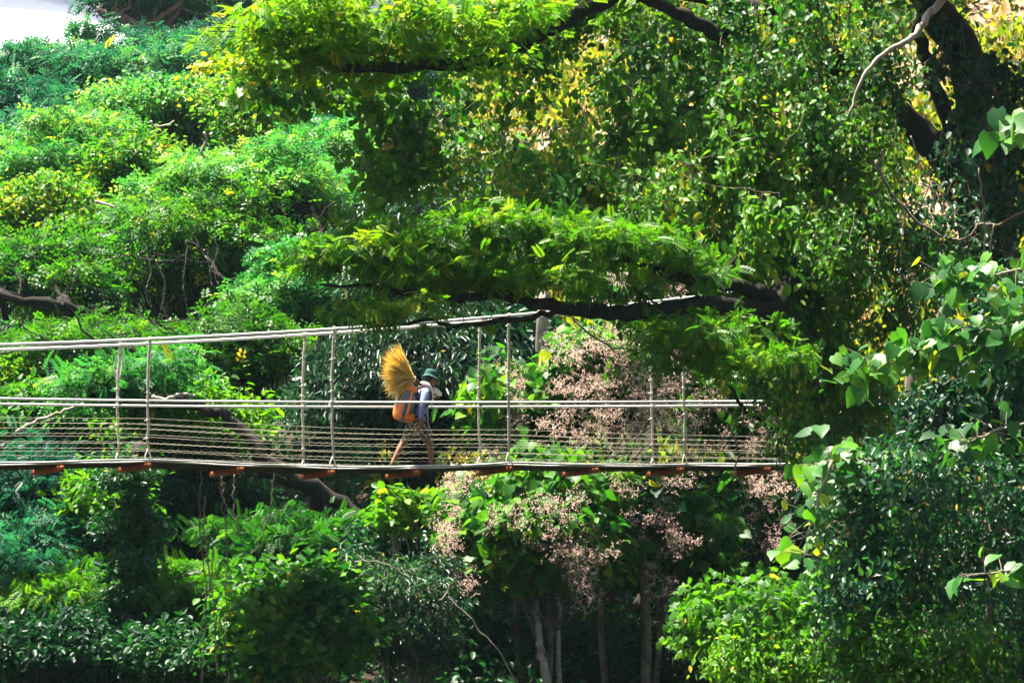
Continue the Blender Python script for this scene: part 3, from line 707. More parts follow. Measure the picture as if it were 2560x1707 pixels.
p = wiggle(rg, smooth_path([P(2365, -10, 65), P(2320, 40, 64.8), P(2282, 95, 64.6), P(2215, 130, 64.5), P(2160, 190, 64.3), P(2120, 300, 64.2)], 6), .012)
pl.tube(p, np.linspace(.075, .02, len(p)), 8); pl.build('pale_limb', M['bark_pale'], root, smooth=True)

crown = MB(); rc = np.random.default_rng(21)
def along(path, n, off, rad, nleaf, tmpl, size, tint, lo=0., hi=1., up=.0, **kw):
    for _ in range(n):
        u = rc.uniform(lo, hi) * (len(path) - 1); i = int(u); f = u - i
        c = path[i] * (1 - f) + path[min(i + 1, len(path) - 1)] * f
        c = c + rc.normal(size=3) * np.array(off) + UP * up
        q = rc.uniform(.7, 1.3)
        clump(crown, rc, c, np.array(rad) * q, int(nleaf * q), tmpl, size, np.clip(tint + rc.normal() * .1, .05, .9), **kw)
# bright upper-left bough
along(b2, 66, (.4, .6, .30), (.5, .5, .17), 80, 'wide', .125, .66, .60, 1.0, .26, sub=8)
along(b2, 44, (.5, .7, .34), (.55, .5, .18), 80, 'spray', .2, .62, .52, .95, .45)
# lower feathery bough
crown2 = crown
fb = MB()
crown = fb
along(b5, 24, (.35, .5, .10), (.6, .5, .09), 60, 'spray', .19, .5, .25, 1.0, .16)
along(b4, 24, (.35, .5, .10), (.55, .45, .085), 55, 'spray', .19, .5, .64, 1.0, .36)
along(b6, 8, (.25, .3, .06), (.42, .4, .08), 45, 'spray', .18, .6, .3, 1.0, .14)
along(b7, 12, (.3, .3, .16), (.45, .4, .12), 55, 'spray', .18, .5, .2, .6, .0)
for (px, py, rx, ry, n) in [(1290, 575, 250, 22, 18), (1060, 612, 150, 16, 8), (1500, 625, 220, 30, 10), (1710, 850, 90, 60, 11), (1260, 535, 120, 18, 5), (1900, 900, 60, 50, 6), (1180, 690, 260, 16, 10)]:
    for _ in range(n):
        c = P(px + rc.normal() * rx * .5, py + rc.normal() * ry * .5, 60.3 + rc.normal() * .5)
        clump(fb, rc, c, np.array([.55, .45, .10]), 55, 'spray', .19, np.clip(.5 + rc.normal() * .12, 0, .9))
fb.build('feathery_foliage', M['olive'], root)
crown2.build('crown', M['fresh'], root)
# unseen canopy of the same tree above the frame, spread to shade the right bank
hc = MB()
tb2 = MB(); hub = P(2250, -90, 65.5)
for _ in range(120):
    c = np.array([rc.uniform(6.6, 15), rc.uniform(46, 75), 0]); c[0] += 1.6 * (c[1] < 58); c[2] = 13.2 + .10 * (c[1] - 46) + rc.uniform(1.5, 4.5)
    clump(hc, rc, c, np.array([1.3, 1.3, .4]), 260, 'spray4', .5, .4)
    tb2.tube(wiggle(rc, bez(hub, (hub + c) / 2 + UP * .8, c, 8), .1), np.linspace(.12, .02, 8), 5)
tb2.build('high_boughs', M['bark'], root, smooth=True)
hc.build('unseen_canopy', M['feather'], root)

# ------------------------------------------------------------------ creepers draped from the great tree
CV = 'creeper masses draped over the great rain tree'
curtain(200, 'creeper', 'glossy pinnate creeper hanging across the top centre', [(1330, -20, 300, 160), (1480, 20, 300, 240), (1260, 60, 200, 160)], 62.6, 2.0, 150, (.4, 1.2), 'wide', .13, .026, 'mid', tint=.42, group=CV)
curtain(202, 'creeper', 'dense green creeper curtain at the top right of centre', [(1800, -60, 500, 200), (1700, 130, 420, 280), (1960, 160, 300, 330), (2120, -20, 260, 260)], 63.6, 2.4, 340, (.4, 1.6), 'wide', .125, .024, 'mid', tint=.5, group=CV)
curtain(204, 'creeper', 'bright green creeper in the middle of the curtain with yellow leaves', [(1620, 330, 300, 240), (1820, 400, 260, 260)], 63.4, 2.0, 120, (.7, 2.2), 'oval', .165, .030, 'fresh', tint=.42, group=CV)
curtain(206, 'creeper', 'small-leaved creeper lit yellow at the right side of the curtain', [(2060, 420, 220, 280), (2090, 330, 240, 200), (2010, 520, 200, 200)], 64.6, 2.0, 170, (.7, 2.2), 'oval', .115, .020, 'fresh', tint=.4, group=CV)
curtain(208, 'creeper', 'dark green creeper tail trailing down past the top cables to the deck', [(1960, 600, 260, 200), (2050, 700, 240, 260), (1990, 800, 160, 200)], 66.6, 1.5, 170, (.8, 2.2), 'oval', .125, .021, 'mid', tint=.5, group=CV)
curtain(210, 'creeper', 'round-leaved creeper tassel hanging left of the curtain over the terraced crowns', [(930, 210, 120, 60), (1000, 250, 120, 80), (880, 200, 120, 40)], 62.2, .9, 34, (.4, 1.5), 'heart', .14, .032, 'olive', tint=.42, group=CV)
curtain(212, 'creeper', 'slender creeper tassel dangling lowest at the left of the curtain', [(965, 360, 70, 80), (960, 440, 80, 40)], 62.4, .5, 14, (.4, .9), 'heart', .14, .040, 'olive', tint=.4, group=CV)
curtain(214, 'creeper', 'loose creeper strands in front of the tan slope', [(1080, 320, 130, 120), (1170, 240, 200, 100), (1110, 450, 160, 120), (1350, 300, 260, 200)], 63, 1.6, 60, (.4, 1.0), 'wide', .15, .045, 'mid', tint=.55, group=CV)
curtain(216, 'creeper', 'sparse creeper left of the feathery bough over the narrow-leaved tree', [(1480, 480, 260, 160), (1650, 560, 240, 140)], 63.6, 1.6, 64, (.4, 1.3), 'oval', .15, .040, 'mid', tint=.5, group=CV)
curtain(218, 'creeper', 'thin creeper beards hanging from the bright top-left bough', [(640, 200, 100, 30), (760, 205, 160, 30)], 61.8, .7, 16, (.2, .7), 'heart', .15, .045, 'olive', tint=.5, group=CV)
curtain(220, 'creeper', 'leafy creeper on the shaded limb at the right edge top', [(2480, 90, 180, 200), (2500, 250, 160, 160), (2440, 330, 160, 80)], 63.6, 1.6, 60, (.4, 1.4), 'wide', .15, .045, 'dark', tint=.4, group=CV)

curtain(226, 'creeper', 'leafy creeper filling between the bright top bough and the feathery bough', [(1130, 270, 240, 140), (1190, 420, 200, 120), (1400, 400, 280, 200), (1560, 470, 240, 140)], 62.6, 1.8, 130, (.3, 1.2), 'wide', .125, .026, 'mid', tint=.58, group=CV)
curtain(222, 'creeper', 'dark hanging leaves over the forked black trunk', [(2470, 330, 240, 160), (2410, 480, 200, 200), (2500, 560, 160, 260), (2330, 140, 90, 200), (2260, 330, 120, 160)], 64.6, 1.4, 120, (.3, 1.3), 'oval', .13, .034, 'dark', tint=.45, group=CV)
curtain(224, 'creeper', 'shady mat of small leaves above the right handrail end', [(2260, 660, 260, 160), (2400, 620, 160, 120), (2200, 800, 180, 160)], 66, 1.4, 80, (.3, 1.1), 'oval', .12, .030, 'mid', tint=.35, group=CV)
# ------------------------------------------------------------------ right foreground: broad leaves and the creeper mound
def leaf_branch(seed, label, pts, d, n, size, mat='big', tint=.45, thick=.35, up=0):
    rng = np.random.default_rng(seed)
    ps = smooth_path([P(x, y, d + dz) for x, y, dz in pts], 6)
    rt = thing('broad_leaf_branch', label, 'branch', ps[0], 0, 'broad-leaved branches at the right edge')
    sb = MB(); sb.tube(wiggle(rng, ps, .01), np.linspace(.022, .006, len(ps)), 6)
    lb = MB(); u = rng.uniform(.0, 1, n) ** .8 * (len(ps) - 1); i = u.astype(int); j = np.minimum(i + 1, len(ps) - 1); f = (u - i)[:, None]
    c = ps[i] * (1 - f) + ps[j] * f
    p = c + rng.normal(size=(n, 3)) * thick * np.array([.5, .55, .42])
    for a, b in zip(c, p): sb.tube(bez(a, (a + b) / 2 + UP * .04, b, 4), .004, 4, caps=False)
    nn = norm(np.array([-.15, -.45, .75]) + .42 * rng.normal(size=(n, 3))); t = norm(np.array([-.25, -.5, -.75]) + .5 * rng.normal(size=(n, 3)))
    lb.leaves(TM['heart'], p, nn, t, size * (.65 + .6 * rng.random(n)), np.clip(tint + rng.normal(size=n) * .27, 0, .93))
    sb.build('stem', M['twig'], rt, smooth=True); lb.build('foliage', M[mat], rt)
leaf_branch(301, 'long branch of broad pale heart-shaped leaves reaching left over the handrail end', [(2600, 800, 1), (2420, 860, .5), (2280, 880, .2), (2130, 930, 0)], 52, 190, .225)
leaf_branch(302, 'branch of broad leaves at the right edge above the top cable end', [(2640, 640, 1), (2480, 690, .5), (2400, 700, .2), (2340, 690, 0)], 53, 85, .22)
leaf_branch(303, 'cluster of broad leaves on the right edge between two leafy branches', [(2660, 720, 1), (2560, 780, .3), (2470, 830, 0), (2360, 810, 0)], 52.5, 95, .22)
leaf_branch(304, 'broad leaves crowning the creeper mound where the deck ends', [(2300, 1190, 1), (2180, 1150, .5), (2100, 1150, .2), (2030, 1165, 0)], 53, 70, .215)
leaf_branch(305, 'single drooping spray of large leaves high on the right edge', [(2640, 270, 1), (2560, 320, .4), (2510, 345, 0)], 52, 24, .27)
leaf_branch(306, 'sprig of five bright green leaves low on the dark right side', [(2560, 1420, .6), (2490, 1430, .2), (2420, 1440, 0)], 50.5, 12, .25, tint=.6)
leaf_branch(307, 'yellow-green leaves along the left lip of the creeper mound', [(2080, 1150, .4), (2040, 1260, .2), (2020, 1330, .1), (2010, 1400, 0)], 52.6, 34, .22, tint=.6)
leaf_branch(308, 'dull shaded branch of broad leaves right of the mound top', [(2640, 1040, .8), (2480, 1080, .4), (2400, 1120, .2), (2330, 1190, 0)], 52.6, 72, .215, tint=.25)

def mound(seed, name, label, cat, boxes, d, dt, n, tmpl, size, mat, tint, group=None, out=(-.25, -1, .45), tsd=.16, droop=.7):
    """leaves over the outside of a thick rounded mass with shoots"""
    rng = np.random.default_rng(seed)
    b0 = boxes[0]; q = P(b0[0], b0[1] + b0[3] / 2, d); base = np.array([q[0], q[1], float(ground(q[0], q[1]))])
    rt = thing(name, label, cat, base, 0, group); sb = MB(); lb = MB()
    ar = np.array([b[2] * b[3] for b in boxes], float); ar /= ar.sum(); s = FPX / d
    for b, a in zip(boxes, ar):
        c = P(b[0], b[1], d + .3 * rng.normal()); rad = np.array([b[2] / 2 / s, dt / 2, b[3] / 2 / s]); k = int(n * a)
        nk = max(5, int(k / 26))
        u = norm(rng.normal(size=(nk, 3))); u[:, 1] = np.where(u[:, 1] > .35, -u[:, 1], u[:, 1])
        kc = c + u * rad * (rng.random((nk, 1)) ** .25) + rng.normal(size=(nk, 3)) * .08
        kt = rng.normal(size=nk) * tsd * .8
        for e in kc[::3]:
            m0 = c + (e - c) * .2; sb.tube(wiggle(rng, bez(m0, (m0 + e) / 2 + UP * .1, e, 5), .03), np.linspace(.02, .005, 5), 4, caps=False)
        ids = rng.integers(0, nk, k); p = kc[ids] + rng.normal(size=(k, 3)) * np.array([.15, .13, .17])
        o = norm(norm((p - c) / rad) + .6 * np.array(out))
        nn = norm(o * .75 + UP * .45 + .5 * rng.normal(size=(k, 3))); t = norm(o * .35 + .6 * rng.normal(size=(k, 3)) - droop * UP)
        ti = np.clip(tint + kt[ids] + rng.normal(size=k) * tsd * .8, 0, .93); ti[rng.random(k) < .007] = 1
        lb.leaves(TM[tmpl], p, nn, t, size * (.6 + .8 * rng.random(k)), ti)
    tk = bez(base - UP * .2, (base + P(b0[0], b0[1], d)) / 2, P(b0[0], b0[1], d), 6); sb.tube(tk, np.linspace(.08, .04, 6), 7)
    sb.build('stem', M['liana'], rt, smooth=True); lb.build('foliage', M[mat], rt)
MG = 'creeper mounds at the lower right'
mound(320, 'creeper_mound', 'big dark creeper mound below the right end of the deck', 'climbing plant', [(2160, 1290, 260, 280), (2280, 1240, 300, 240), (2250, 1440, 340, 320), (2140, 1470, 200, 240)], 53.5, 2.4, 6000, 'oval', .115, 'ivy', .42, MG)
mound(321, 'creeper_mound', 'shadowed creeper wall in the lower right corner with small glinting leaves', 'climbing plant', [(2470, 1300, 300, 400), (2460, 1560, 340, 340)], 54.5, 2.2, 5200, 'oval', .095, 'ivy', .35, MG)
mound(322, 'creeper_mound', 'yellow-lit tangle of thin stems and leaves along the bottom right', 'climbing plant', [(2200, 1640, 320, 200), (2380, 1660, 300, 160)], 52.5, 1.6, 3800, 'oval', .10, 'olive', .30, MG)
mound(323, 'lobed_creeper', 'bright lobed-leaf creeper bush bulging left of the dark mound', 'climbing plant', [(1880, 1530, 330, 150), (1950, 1560, 260, 190), (1790, 1560, 170, 130)], 57, 2, 2600, 'lobed', .15, 'fresh', .30, MG, out=(-.2, -.8, .9))
mound(324, 'leafy_bush', 'yellow-green fine-leaved bush under the lobed creeper', 'bush', [(1930, 1650, 260, 140), (1850, 1670, 150, 90)], 56, 1.5, 2600, 'oval', .10, 'fresh', .5, MG, out=(-.2, -.8, .9))
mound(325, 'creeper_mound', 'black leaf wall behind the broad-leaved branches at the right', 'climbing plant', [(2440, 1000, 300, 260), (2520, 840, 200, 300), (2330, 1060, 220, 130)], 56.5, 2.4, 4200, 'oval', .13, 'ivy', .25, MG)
curtain(330, 'creeper', 'small-leaved creeper right of the curtain tail by the last hanger rope', [(2130, 930, 200, 200), (2180, 1040, 200, 140)], 68.5, 1.6, 70, (.6, 1.5), 'oval', .13, .032, 'mid', tint=.55, group=CV)

# ------------------------------------------------------------------ lianas and loose twigs, each a thing
LG = 'thin lianas and bare twigs'
def liana(label, pts, r, mat='liana', name='liana', wg=.015):
    ps = wiggle(rg, smooth_path([P(*p_) for p_ in pts], 5), wg)
    mb = MB(); mb.tube(ps - ps[0], np.linspace(r, r * .7, len(ps)), 5)
    o = mb.build(name, M[mat], smooth=True); o.location = ps[0]; tag(o, label, 'liana' if name == 'liana' else 'twig', LG)
def straight(x0, x1, y0, y1, d): return [(x0 + (x1 - x0) * f + 7 * math.sin(f * 7 + x0), y0 + (y1 - y0) * f, d) for f in np.linspace(0, 1, 7)]
for x0, x1, y0, y1, lab in [
    (506, 508, 1165, 1707, 'leftmost aerial root dangling below the third beam'), (512, 545, 1240, 1690, 'aerial root with a kink, second from the left below the deck'),
    (552, 575, 1180, 1720, 'longest pale aerial root hanging under the third beam'), (548, 590, 1190, 1330, 'short forked aerial root under the third beam'),
    (580, 612, 1185, 1440, 'aerial root slanting right below the third beam'), (690, 640, 1180, 1410, 'aerial root slanting left toward the broad-leaved bush'),
    (528, 500, 1350, 1707, 'aerial root crossing its neighbours low on the left')]:
    liana(lab, straight(x0, x1, y0, y1, 66.5 if y1 > 1500 else 69), .013)
for x0, x1, y0, y1, lab in [
    (395, 420, 650, 800, 'thin grey liana in the shaded tree, leftmost'), (460, 470, 600, 830, 'long grey liana beside the leaning limb'), (520, 560, 640, 800, 'grey liana right of the long one'),
    (540, 530, 590, 720, 'short liana hanging in the shaded tree'), (370, 372, 640, 760, 'short liana above the first near hanger')]:
    liana(lab, straight(x0, x1, y0, y1, 91), .014, 'twig')
for x0, x1, y0, y1, lab in [
    (2240, 2255, 300, 640, 'thin dark liana before the yellow-green slope'), (2270, 2370, 340, 560, 'long slanting liana across the yellow-green slope'),
    (2450, 2462, 420, 900, 'pale liana hanging in front of the black trunk'), (2485, 2478, 560, 830, 'second pale liana hanging close by the black trunk')]:
    liana(lab, straight(x0, x1, y0, y1, 62), .012)
liana('brown looping vine stem crossing in front of the yellow-green slope', [(2190, 400, 63), (2215, 460, 63), (2240, 500, 63), (2300, 560, 63), (2380, 600, 63), (2420, 590, 63), (2450, 560, 63), (2500, 560, 63), (2570, 520, 63)], .028, 'bark_mid')
liana('curved vine dangling through the deck wires right of the fourth rope pair', [(1860, 1025, 63.8), (1835, 1035, 63.8), (1830, 1080, 63.8), (1846, 1130, 63.8), (1840, 1190, 63.8), (1862, 1220, 63.8), (1865, 1250, 63.8), (1850, 1278, 63.8)], .018, 'liana')
liana('pale bent twig sloping down from the feathery bough', [(1430, 790, 65), (1450, 815, 65), (1520, 865, 65), (1580, 875, 65), (1640, 905, 65)], .02, 'twig', 'twig')
liana('pale bare branch slanting up behind the left handrail', [(40, 1080, 76), (110, 1045, 76), (150, 1030, 76), (210, 1008, 76)], .035, 'bark_pale', 'twig')
liana('pale bare branch right of the first rope pair', [(380, 990, 76.5), (410, 1000, 76.5), (450, 985, 76.5), (490, 990, 76.5)], .045, 'bark_pale', 'twig')
liana('white forked dead branch in the terraced crowns', [(520, 400, 96), (505, 380, 96), (515, 350, 96), (510, 330, 96)], .04, 'bark_pale', 'twig')
liana('curved white dead branch high among the bushy heads', [(375, 305, 110), (385, 314, 110), (410, 315, 110), (435, 303, 110)], .04, 'bark_pale', 'twig')
liana('short white dead branch at the left of the terraced crowns', [(238, 505, 95), (262, 511, 95), (288, 518, 95)], .04, 'bark_pale', 'twig')
liana('tall bent dead stem arching over the dark thicket', [(905, 1565, 69), (888, 1480, 69), (884, 1430, 69), (897, 1399, 69), (970, 1412, 69), (1012, 1440, 69)], .014, 'twig', 'twig')
liana('straight dead stick slanting down through the bottom centre', [(1115, 1490, 69), (1180, 1550, 69), (1240, 1620, 69), (1295, 1707, 69)], .016, 'twig', 'twig')
liana('curved grey twig rising in the dark thicket', [(1098, 1500, 69), (1125, 1470, 69), (1140, 1440, 69), (1147, 1425, 69)], .016, 'twig', 'twig')

# ------------------------------------------------------------------ the bridge
TH = R(32); AX = np.array([math.cos(TH), math.sin(TH), 0]); CX = np.array([-math.sin(TH), math.cos(TH), 0])
O0 = P(985, 1168, 68); WB = .95           # a point on the near edge; width of the bridge
def on_plane(px, py, off=0.):
    r = ray(px, py); k = (np.dot(CX, O0) + off) / np.dot(CX, r); return r * k
def sz(px, py, off=0.):
    p = on_plane(px, py, off); return np.dot(p - O0, AX), p[2]
def B(s, c, z): return np.array([O0[0], O0[1], 0]) + AX * s + CX * c + UP * z
def curve(pts):
    a = np.array([sz(*p) for p in pts]); return lambda s: np.interp(s, a[:, 0], a[:, 1])
def fit(pts, deg=3):
    a = np.array([sz(*p) for p in pts]); co = np.polyfit(a[:, 0], a[:, 1], deg); return lambda s: np.polyval(co, s)
zmain = fit([(0, 862), (370, 848), (832, 822), (1275, 790), (1720, 744), (2300, 668)], 3)
zhand = fit([(0, 996), (370, 1001), (985, 1005.5), (1275, 1005), (1600, 1004), (2000, 1002)], 3)
zdeck = curve([(-200, 1163), (0, 1158), (200, 1154), (370, 1149), (590, 1159), (830, 1167), (1000, 1168), (1140, 1164), (1275, 1158), (1500, 1162), (1720, 1161), (2100, 1160), (2400, 1160)])
S0, S1 = -14.5, 12.0
br = thing('suspension_bridge', 'narrow rope and plank footbridge slung level across the gorge', 'footbridge', B(0, WB / 2, O0[2]))
rb = np.random.default_rng(40)
ss = np.linspace(S0, S1, 90)
for c in (0, WB):
    m = MB(); m.tube([B(s, c, zmain(s)) for s in ss], .025, 8); m.build('main_cable', M['cable'], br, smooth=True)
for c in (.02, WB - .02):
    m = MB(); m.tube([B(s, c, zhand(s)) for s in ss], .0195, 8); m.build('handrail_cable', M['cable'], br, smooth=True)
for c in (-.03, WB + .03):
    for dz, off, r_ in ((0.005, 0, .017), (-.022, .03, .013)):
        m = MB(); m.tube([B(s, c + off, zdeck(s) + dz + .006 * math.sin(s * 3.1 + c + off * 60)) for s in np.linspace(S0, S1, 220)], r_, 6)
        m.build('deck_cable', M['edge_cable'], br, smooth=True)
# long planks
for k in range(4):
    c0 = .035 + k * (WB - .07) / 4; c1 = c0 + (WB - .07) / 4 - .005
    s = S0
    while s < S1:
        L = rb.uniform(2.2, 3.2); e = min(s + L, S1); m = MB(); sg = np.linspace(s, e - .012, 9)
        v = []; dz = rb.uniform(-.004, .006)
        for q in sg:
            z = zdeck(q) + dz - .016
            v += [B(q, c0, z), B(q, c1, z), B(q, c1, z - .036), B(q, c0, z - .036)]
        f = []
        for i in range(8):
            for j in range(4): f.append([4 * i + j, 4 * i + (j + 1) % 4, 4 * i + 4 + (j + 1) % 4, 4 * i + 4 + j])
        f += [[3, 2, 1, 0], [32, 33, 34, 35]]
        m.add(np.array(v), [f]); m.build('deck_plank', M['plank'], br)
        s = e
# crossbeams under the planks
for px in (-290, -75, 151, 369, 601, 828, 1042, 1273, 1487, 1701, 1918, 2130):
    s, z = sz(px, 1160); z = zdeck(s) - .056
    m = MB(); n = 3; v = []; f = []
    hw = .042
    for i in range(n):
        c = -.06 + (WB + .12) * i / (n - 1); j = rb.normal() * .004; b = -.09 + rb.normal() * .004
        v += [B(s - hw + j, c, z), B(s + hw + j, c, z), B(s + hw + j, c, z + b), B(s - hw + j, c, z + b)]
    for i in range(n - 1):
        for j in range(4): f.append([4 * i + j, 4 * i + (j + 1) % 4, 4 * i + 4 + (j + 1) % 4, 4 * i + 4 + j])
    f += [[3, 2, 1, 0], [4 * n - 4, 4 * n - 3, 4 * n - 2, 4 * n - 1]]
    m.add(np.array(v), [f]); m.build('crossbeam', M['beam'], br)
# hanger ropes in pairs; the far one of each pair has the looser lashings
def hanger(s, c, style):
    zt = zmain(s); zb = zdeck(s); H = zt - zb
    sgn = -1 if c == 0 else 1
    k = 13; f = np.linspace(0, 1, k)
    pts = np.array([B(s + rb.normal() * .008 - .03 * math.sin(math.pi * q), c + sgn * .005, zt + .03 - q * (H - .17)) for q in f])
    m = MB(); m.tube(pts, .0165, 7)
    m.tube(pts + AX * .022 + rb.normal(size=pts.shape) * .003, .011, 6)
    e = pts[-1]
    for q in (-.07, .06): m.tube([e, B(s + q * .7, c, zb + .07), B(s + q, c - sgn * -.03, zb - .02)], .011, 6)
    th = np.linspace(0, 2 * math.pi, 13)
    m.tube([B(s, c + .036 * math.cos(a), zt + .036 * math.sin(a)) for a in th], .011, 5, caps=False)
    m.tube([B(s + .03, c + .036 * math.cos(a), zt + .036 * math.sin(a)) for a in th], .011, 5, caps=False)
    if style == 1:      # slack eye of rope near the top
        m.tube(smooth_path([B(s + .01, c - .02, zt - .10), B(s - .07, c - .04, zt - .2), B(s - .12, c - .05, zt - .35), B(s - .10, c - .05, zt - .52), B(s - .02, c - .03, zt - .72)], 5), .013, 6)
        m.tube(smooth_path([B(s + .03, c, zt - .05), B(s + .05, c, zt - .3), B(s + .0, c, zt - .6)], 4), .012, 6)
    if style == 2:      # loose tail
        m.tube([B(s, c - .02, zt - .62), B(s + .05, c - .05, zt - .75), B(s + .10, c - .06, zt - .92)], .012, 6)
    h = m.build('hanger_rope', M['rope'], br, smooth=True)
    for q in rb.permutation([.12, .28, .42, .55, .66, .80, .93])[:5]:
        p = pts[int(q * (k - 1))]; m = MB(); m.ball(p + AX * .008, (.034, .030, .024), 8, 6)
        m.tube([p + AX * .008, p + AX * (.06 * rb.choice([-1, 1])) - UP * .02], .008, 5)
        kn = m.build('knot', M['rope'], None, smooth=True)
        kn.parent = h; kn.data.transform(Matrix.Translation(-br.location))
for k, px in enumerate((-95, 370, 832, 1272, 1712, 2130)):
    s, _ = sz(px, 1155); hanger(s, 0, 0)
for k, px in enumerate((-168, 296, 759, 1200, 1632, 2058)):
    s, _ = sz(px, 1150, WB); hanger(s, WB, (0, 1, 0, 2, 0, 0)[k])
# crimped side wires
for c in (-.005, WB + .005):
    for hgt, amp in ((.105, .006), (.235, .007), (.34, .006), (.475, .007), (.56, .006), (.645, .002)):
        m = MB(); sw = np.arange(S0, S1, .055); ph = rb.uniform(0, 6)
        sag = rb.uniform(-.012, .012)
        m.tube([B(s, c, zdeck(s) * .65 + .35 * zdeck(0) + hgt + amp * math.sin(s * 42 + ph) + sag * math.sin(s * .9 + ph)) for s in sw], .0034, 4)
        m.build('side_wire', M['wire'], br)
# anchor posts on the right bank
for c in (0, WB):
    m = MB(); s = 11.8; m.tube([B(s, c, zdeck(s) - 3.0), B(s, c, zmain(s) + .2)], .11, 8); m.box(B(s, c, zmain(s) + .22), (.16, .16, .05))
    m.build('tower_post', M['bark_mid'], br)

# ------------------------------------------------------------------ the walker
def solid(name, col, rough=.8, spec=.25, var=.25, scale=18):
    a = tuple(x * (1 - var) for x in col); return rough_mat(name, a, tuple(min(1, x * (1 + var)) for x in col), scale, rough, spec, .1)
M['skin'] = solid('brown_skin', (.22, .095, .05), .5, .4, .12)
M['hair'] = solid('black_hair', (.012, .010, .009), .6)
M['shirt'] = solid('blue_grey_shirt', (.20, .24, .46), .85, .2, .18, 9)
M['shirt_trim'] = solid('pale_trim', (.62, .62, .68))
M['hat'] = solid('dark_green_hat', (.025, .085, .075), .85, .2, .2)
M['orange'] = solid('orange_nylon', (.78, .20, .025), .55, .4, .12)
M['greyp'] = solid('grey_nylon', (.11, .14, .17), .6, .4, .25)
M['black'] = solid('black_webbing', (.018, .018, .02), .6)
M['cloth'] = solid('white_cloth', (.78, .76, .72), .9, .2, .06)
M['eye'] = solid('eye_dark', (.01, .008, .007), .3)
M['straw'] = leaf_mat('golden_straw', [(0, (.46, .24, .02)), (.5, (.80, .56, .10)), (1, (.90, .78, .36))], [(0, (.6, .28, .02)), (.5, (.9, .55, .07)), (1, (1, .8, .3))], .35, .6, .3)
M['handle'] = solid('dark_handle', (.09, .055, .03))
def camo():
    m, n, o = new_mat('camouflage_cotton')
    tc = n.nodes.new('ShaderNodeTexCoord'); ns = n.nodes.new('ShaderNodeTexNoise'); ns.inputs['Scale'].default_value = 26; ns.inputs['Detail'].default_value = 2.5
    n.links.new(tc.outputs['Object'], ns.inputs['Vector'])
    r = ramp(n, [(.0, (.015, .014, .011)), (.47, (.17, .14, .09)), (.53, (.44, .38, .27)), (.62, (.06, .06, .035))]); r.color_ramp.interpolation = 'CONSTANT'
    n.links.new(ns.outputs['Fac'], r.inputs[0])
    p = n.nodes.new('ShaderNodeBsdfPrincipled'); p.inputs['Roughness'].default_value = .9; p.inputs['Specular IOR Level'].default_value = .15
    n.links.new(r.outputs[0], p.inputs['Base Color']); n.links.new(p.outputs[0], o.inputs[0]); return m
M['camo'] = camo()

sm, zm = sz(1033, 1160, WB * .5)
# walker's own axes: x forward along the deck, y to his left (away from the camera), z up; origin on the deck
feet = B(sm, WB * .5 + .0, float(zdeck(sm)) - .014)
man = thing('person', 'person in green bucket hat and camouflage shorts walking right along the footbridge', 'person', feet, TH)
sh = np.array([-.04, 0, 0])

def skin_obj(name, joints, bones, mat, parent, sub=2, extra=None):
    """one continuous body surface grown over a skeleton"""
    me = bpy.data.meshes.new(name); keys = list(joints)
    me.from_pydata([tuple(joints[k][0]) for k in keys], [(keys.index(a), keys.index(b)) for a, b in bones], [])
    o = bpy.data.objects.new(name, me); C.objects.link(o)
    md = o.modifiers.new('skin', 'SKIN'); md.use_smooth_shade = True; md.branch_smoothing = .6
    for i, k in enumerate(keys):
        sv = me.skin_vertices[0].data[i]; r = joints[k][1]
        sv.radius = r if isinstance(r, tuple) else (r, r); sv.use_root = (i == 0)
    s = o.modifiers.new('sub', 'SUBSURF'); s.levels = s.render_levels = sub
    dg = bpy.context.evaluated_depsgraph_get(); dg.update()
    nm = bpy.data.meshes.new_from_object(o.evaluated_get(dg))
    o.modifiers.clear(); o.data = nm; nm.name = name
    nm.materials.clear(); nm.materials.append(mat)
    if parent is not None: o.parent = parent
    return o

def join_into(o, others):
    import bmesh
    bm = bmesh.new(); bm.from_mesh(o.data)
    for q in others:
        k = len(o.data.materials)
        bm.from_mesh(q.data)
    bm.to_mesh(o.data); bm.free()
    for q in others: bpy.data.objects.remove(q)
    for pl in o.data.polygons: pl.use_smooth = True

J = {
 'pelvis': ((.05, 0, .80), (.09, .10)), 'waist': ((.10, 0, .96), (.085, .10)), 'chest': ((.155, 0, 1.14), (.10, .125)), 'collar': ((.20, 0, 1.27), (.07, .10)),
 'neck': ((.245, 0, 1.35), .052), 'skull': ((.285, 0, 1.43), .055),
 'shR': ((.135, -.17, 1.265), .062), 'elR': ((.02, -.235, 1.02), .042), 'wrR': ((.005, -.225, .785), .029), 'pmR': ((.012, -.215, .72), (.036, .022)), 'kR': ((.012, -.21, .685), (.034, .018)),
 'shL': ((.165, .17, 1.265), .062), 'elL': ((.30, .24, 1.04), .042), 'wrL': ((.425, .12, 1.155), .030), 'pmL': ((.45, .085, 1.20), (.036, .022)), 'kL': ((.455, .075, 1.23), (.034, .018)),
 'hipR': ((.075, -.085, .76), .075), 'kneeR': ((.255, -.10, .43), .060), 'calfR': ((.262, -.10, .30), .054), 'ankR': ((.285, -.10, .09), .034), 'heelR': ((.275, -.10, .035), .034), 'ballR': ((.395, -.105, .03), (.040, .026)), 'toeR': ((.455, -.108, .022), (.036, .018)),
 'hipL': ((.045, .085, .76), .075), 'kneeL': ((-.12, .10, .45), .060), 'calfL': ((-.20, .10, .33), .054), 'ankL': ((-.325, .10, .115), .034), 'heelL': ((-.35, .10, .062), .034), 'ballL': ((-.245, .105, .03), (.040, .026)), 'toeL': ((-.19, .108, .022), (.036, .018)),
}
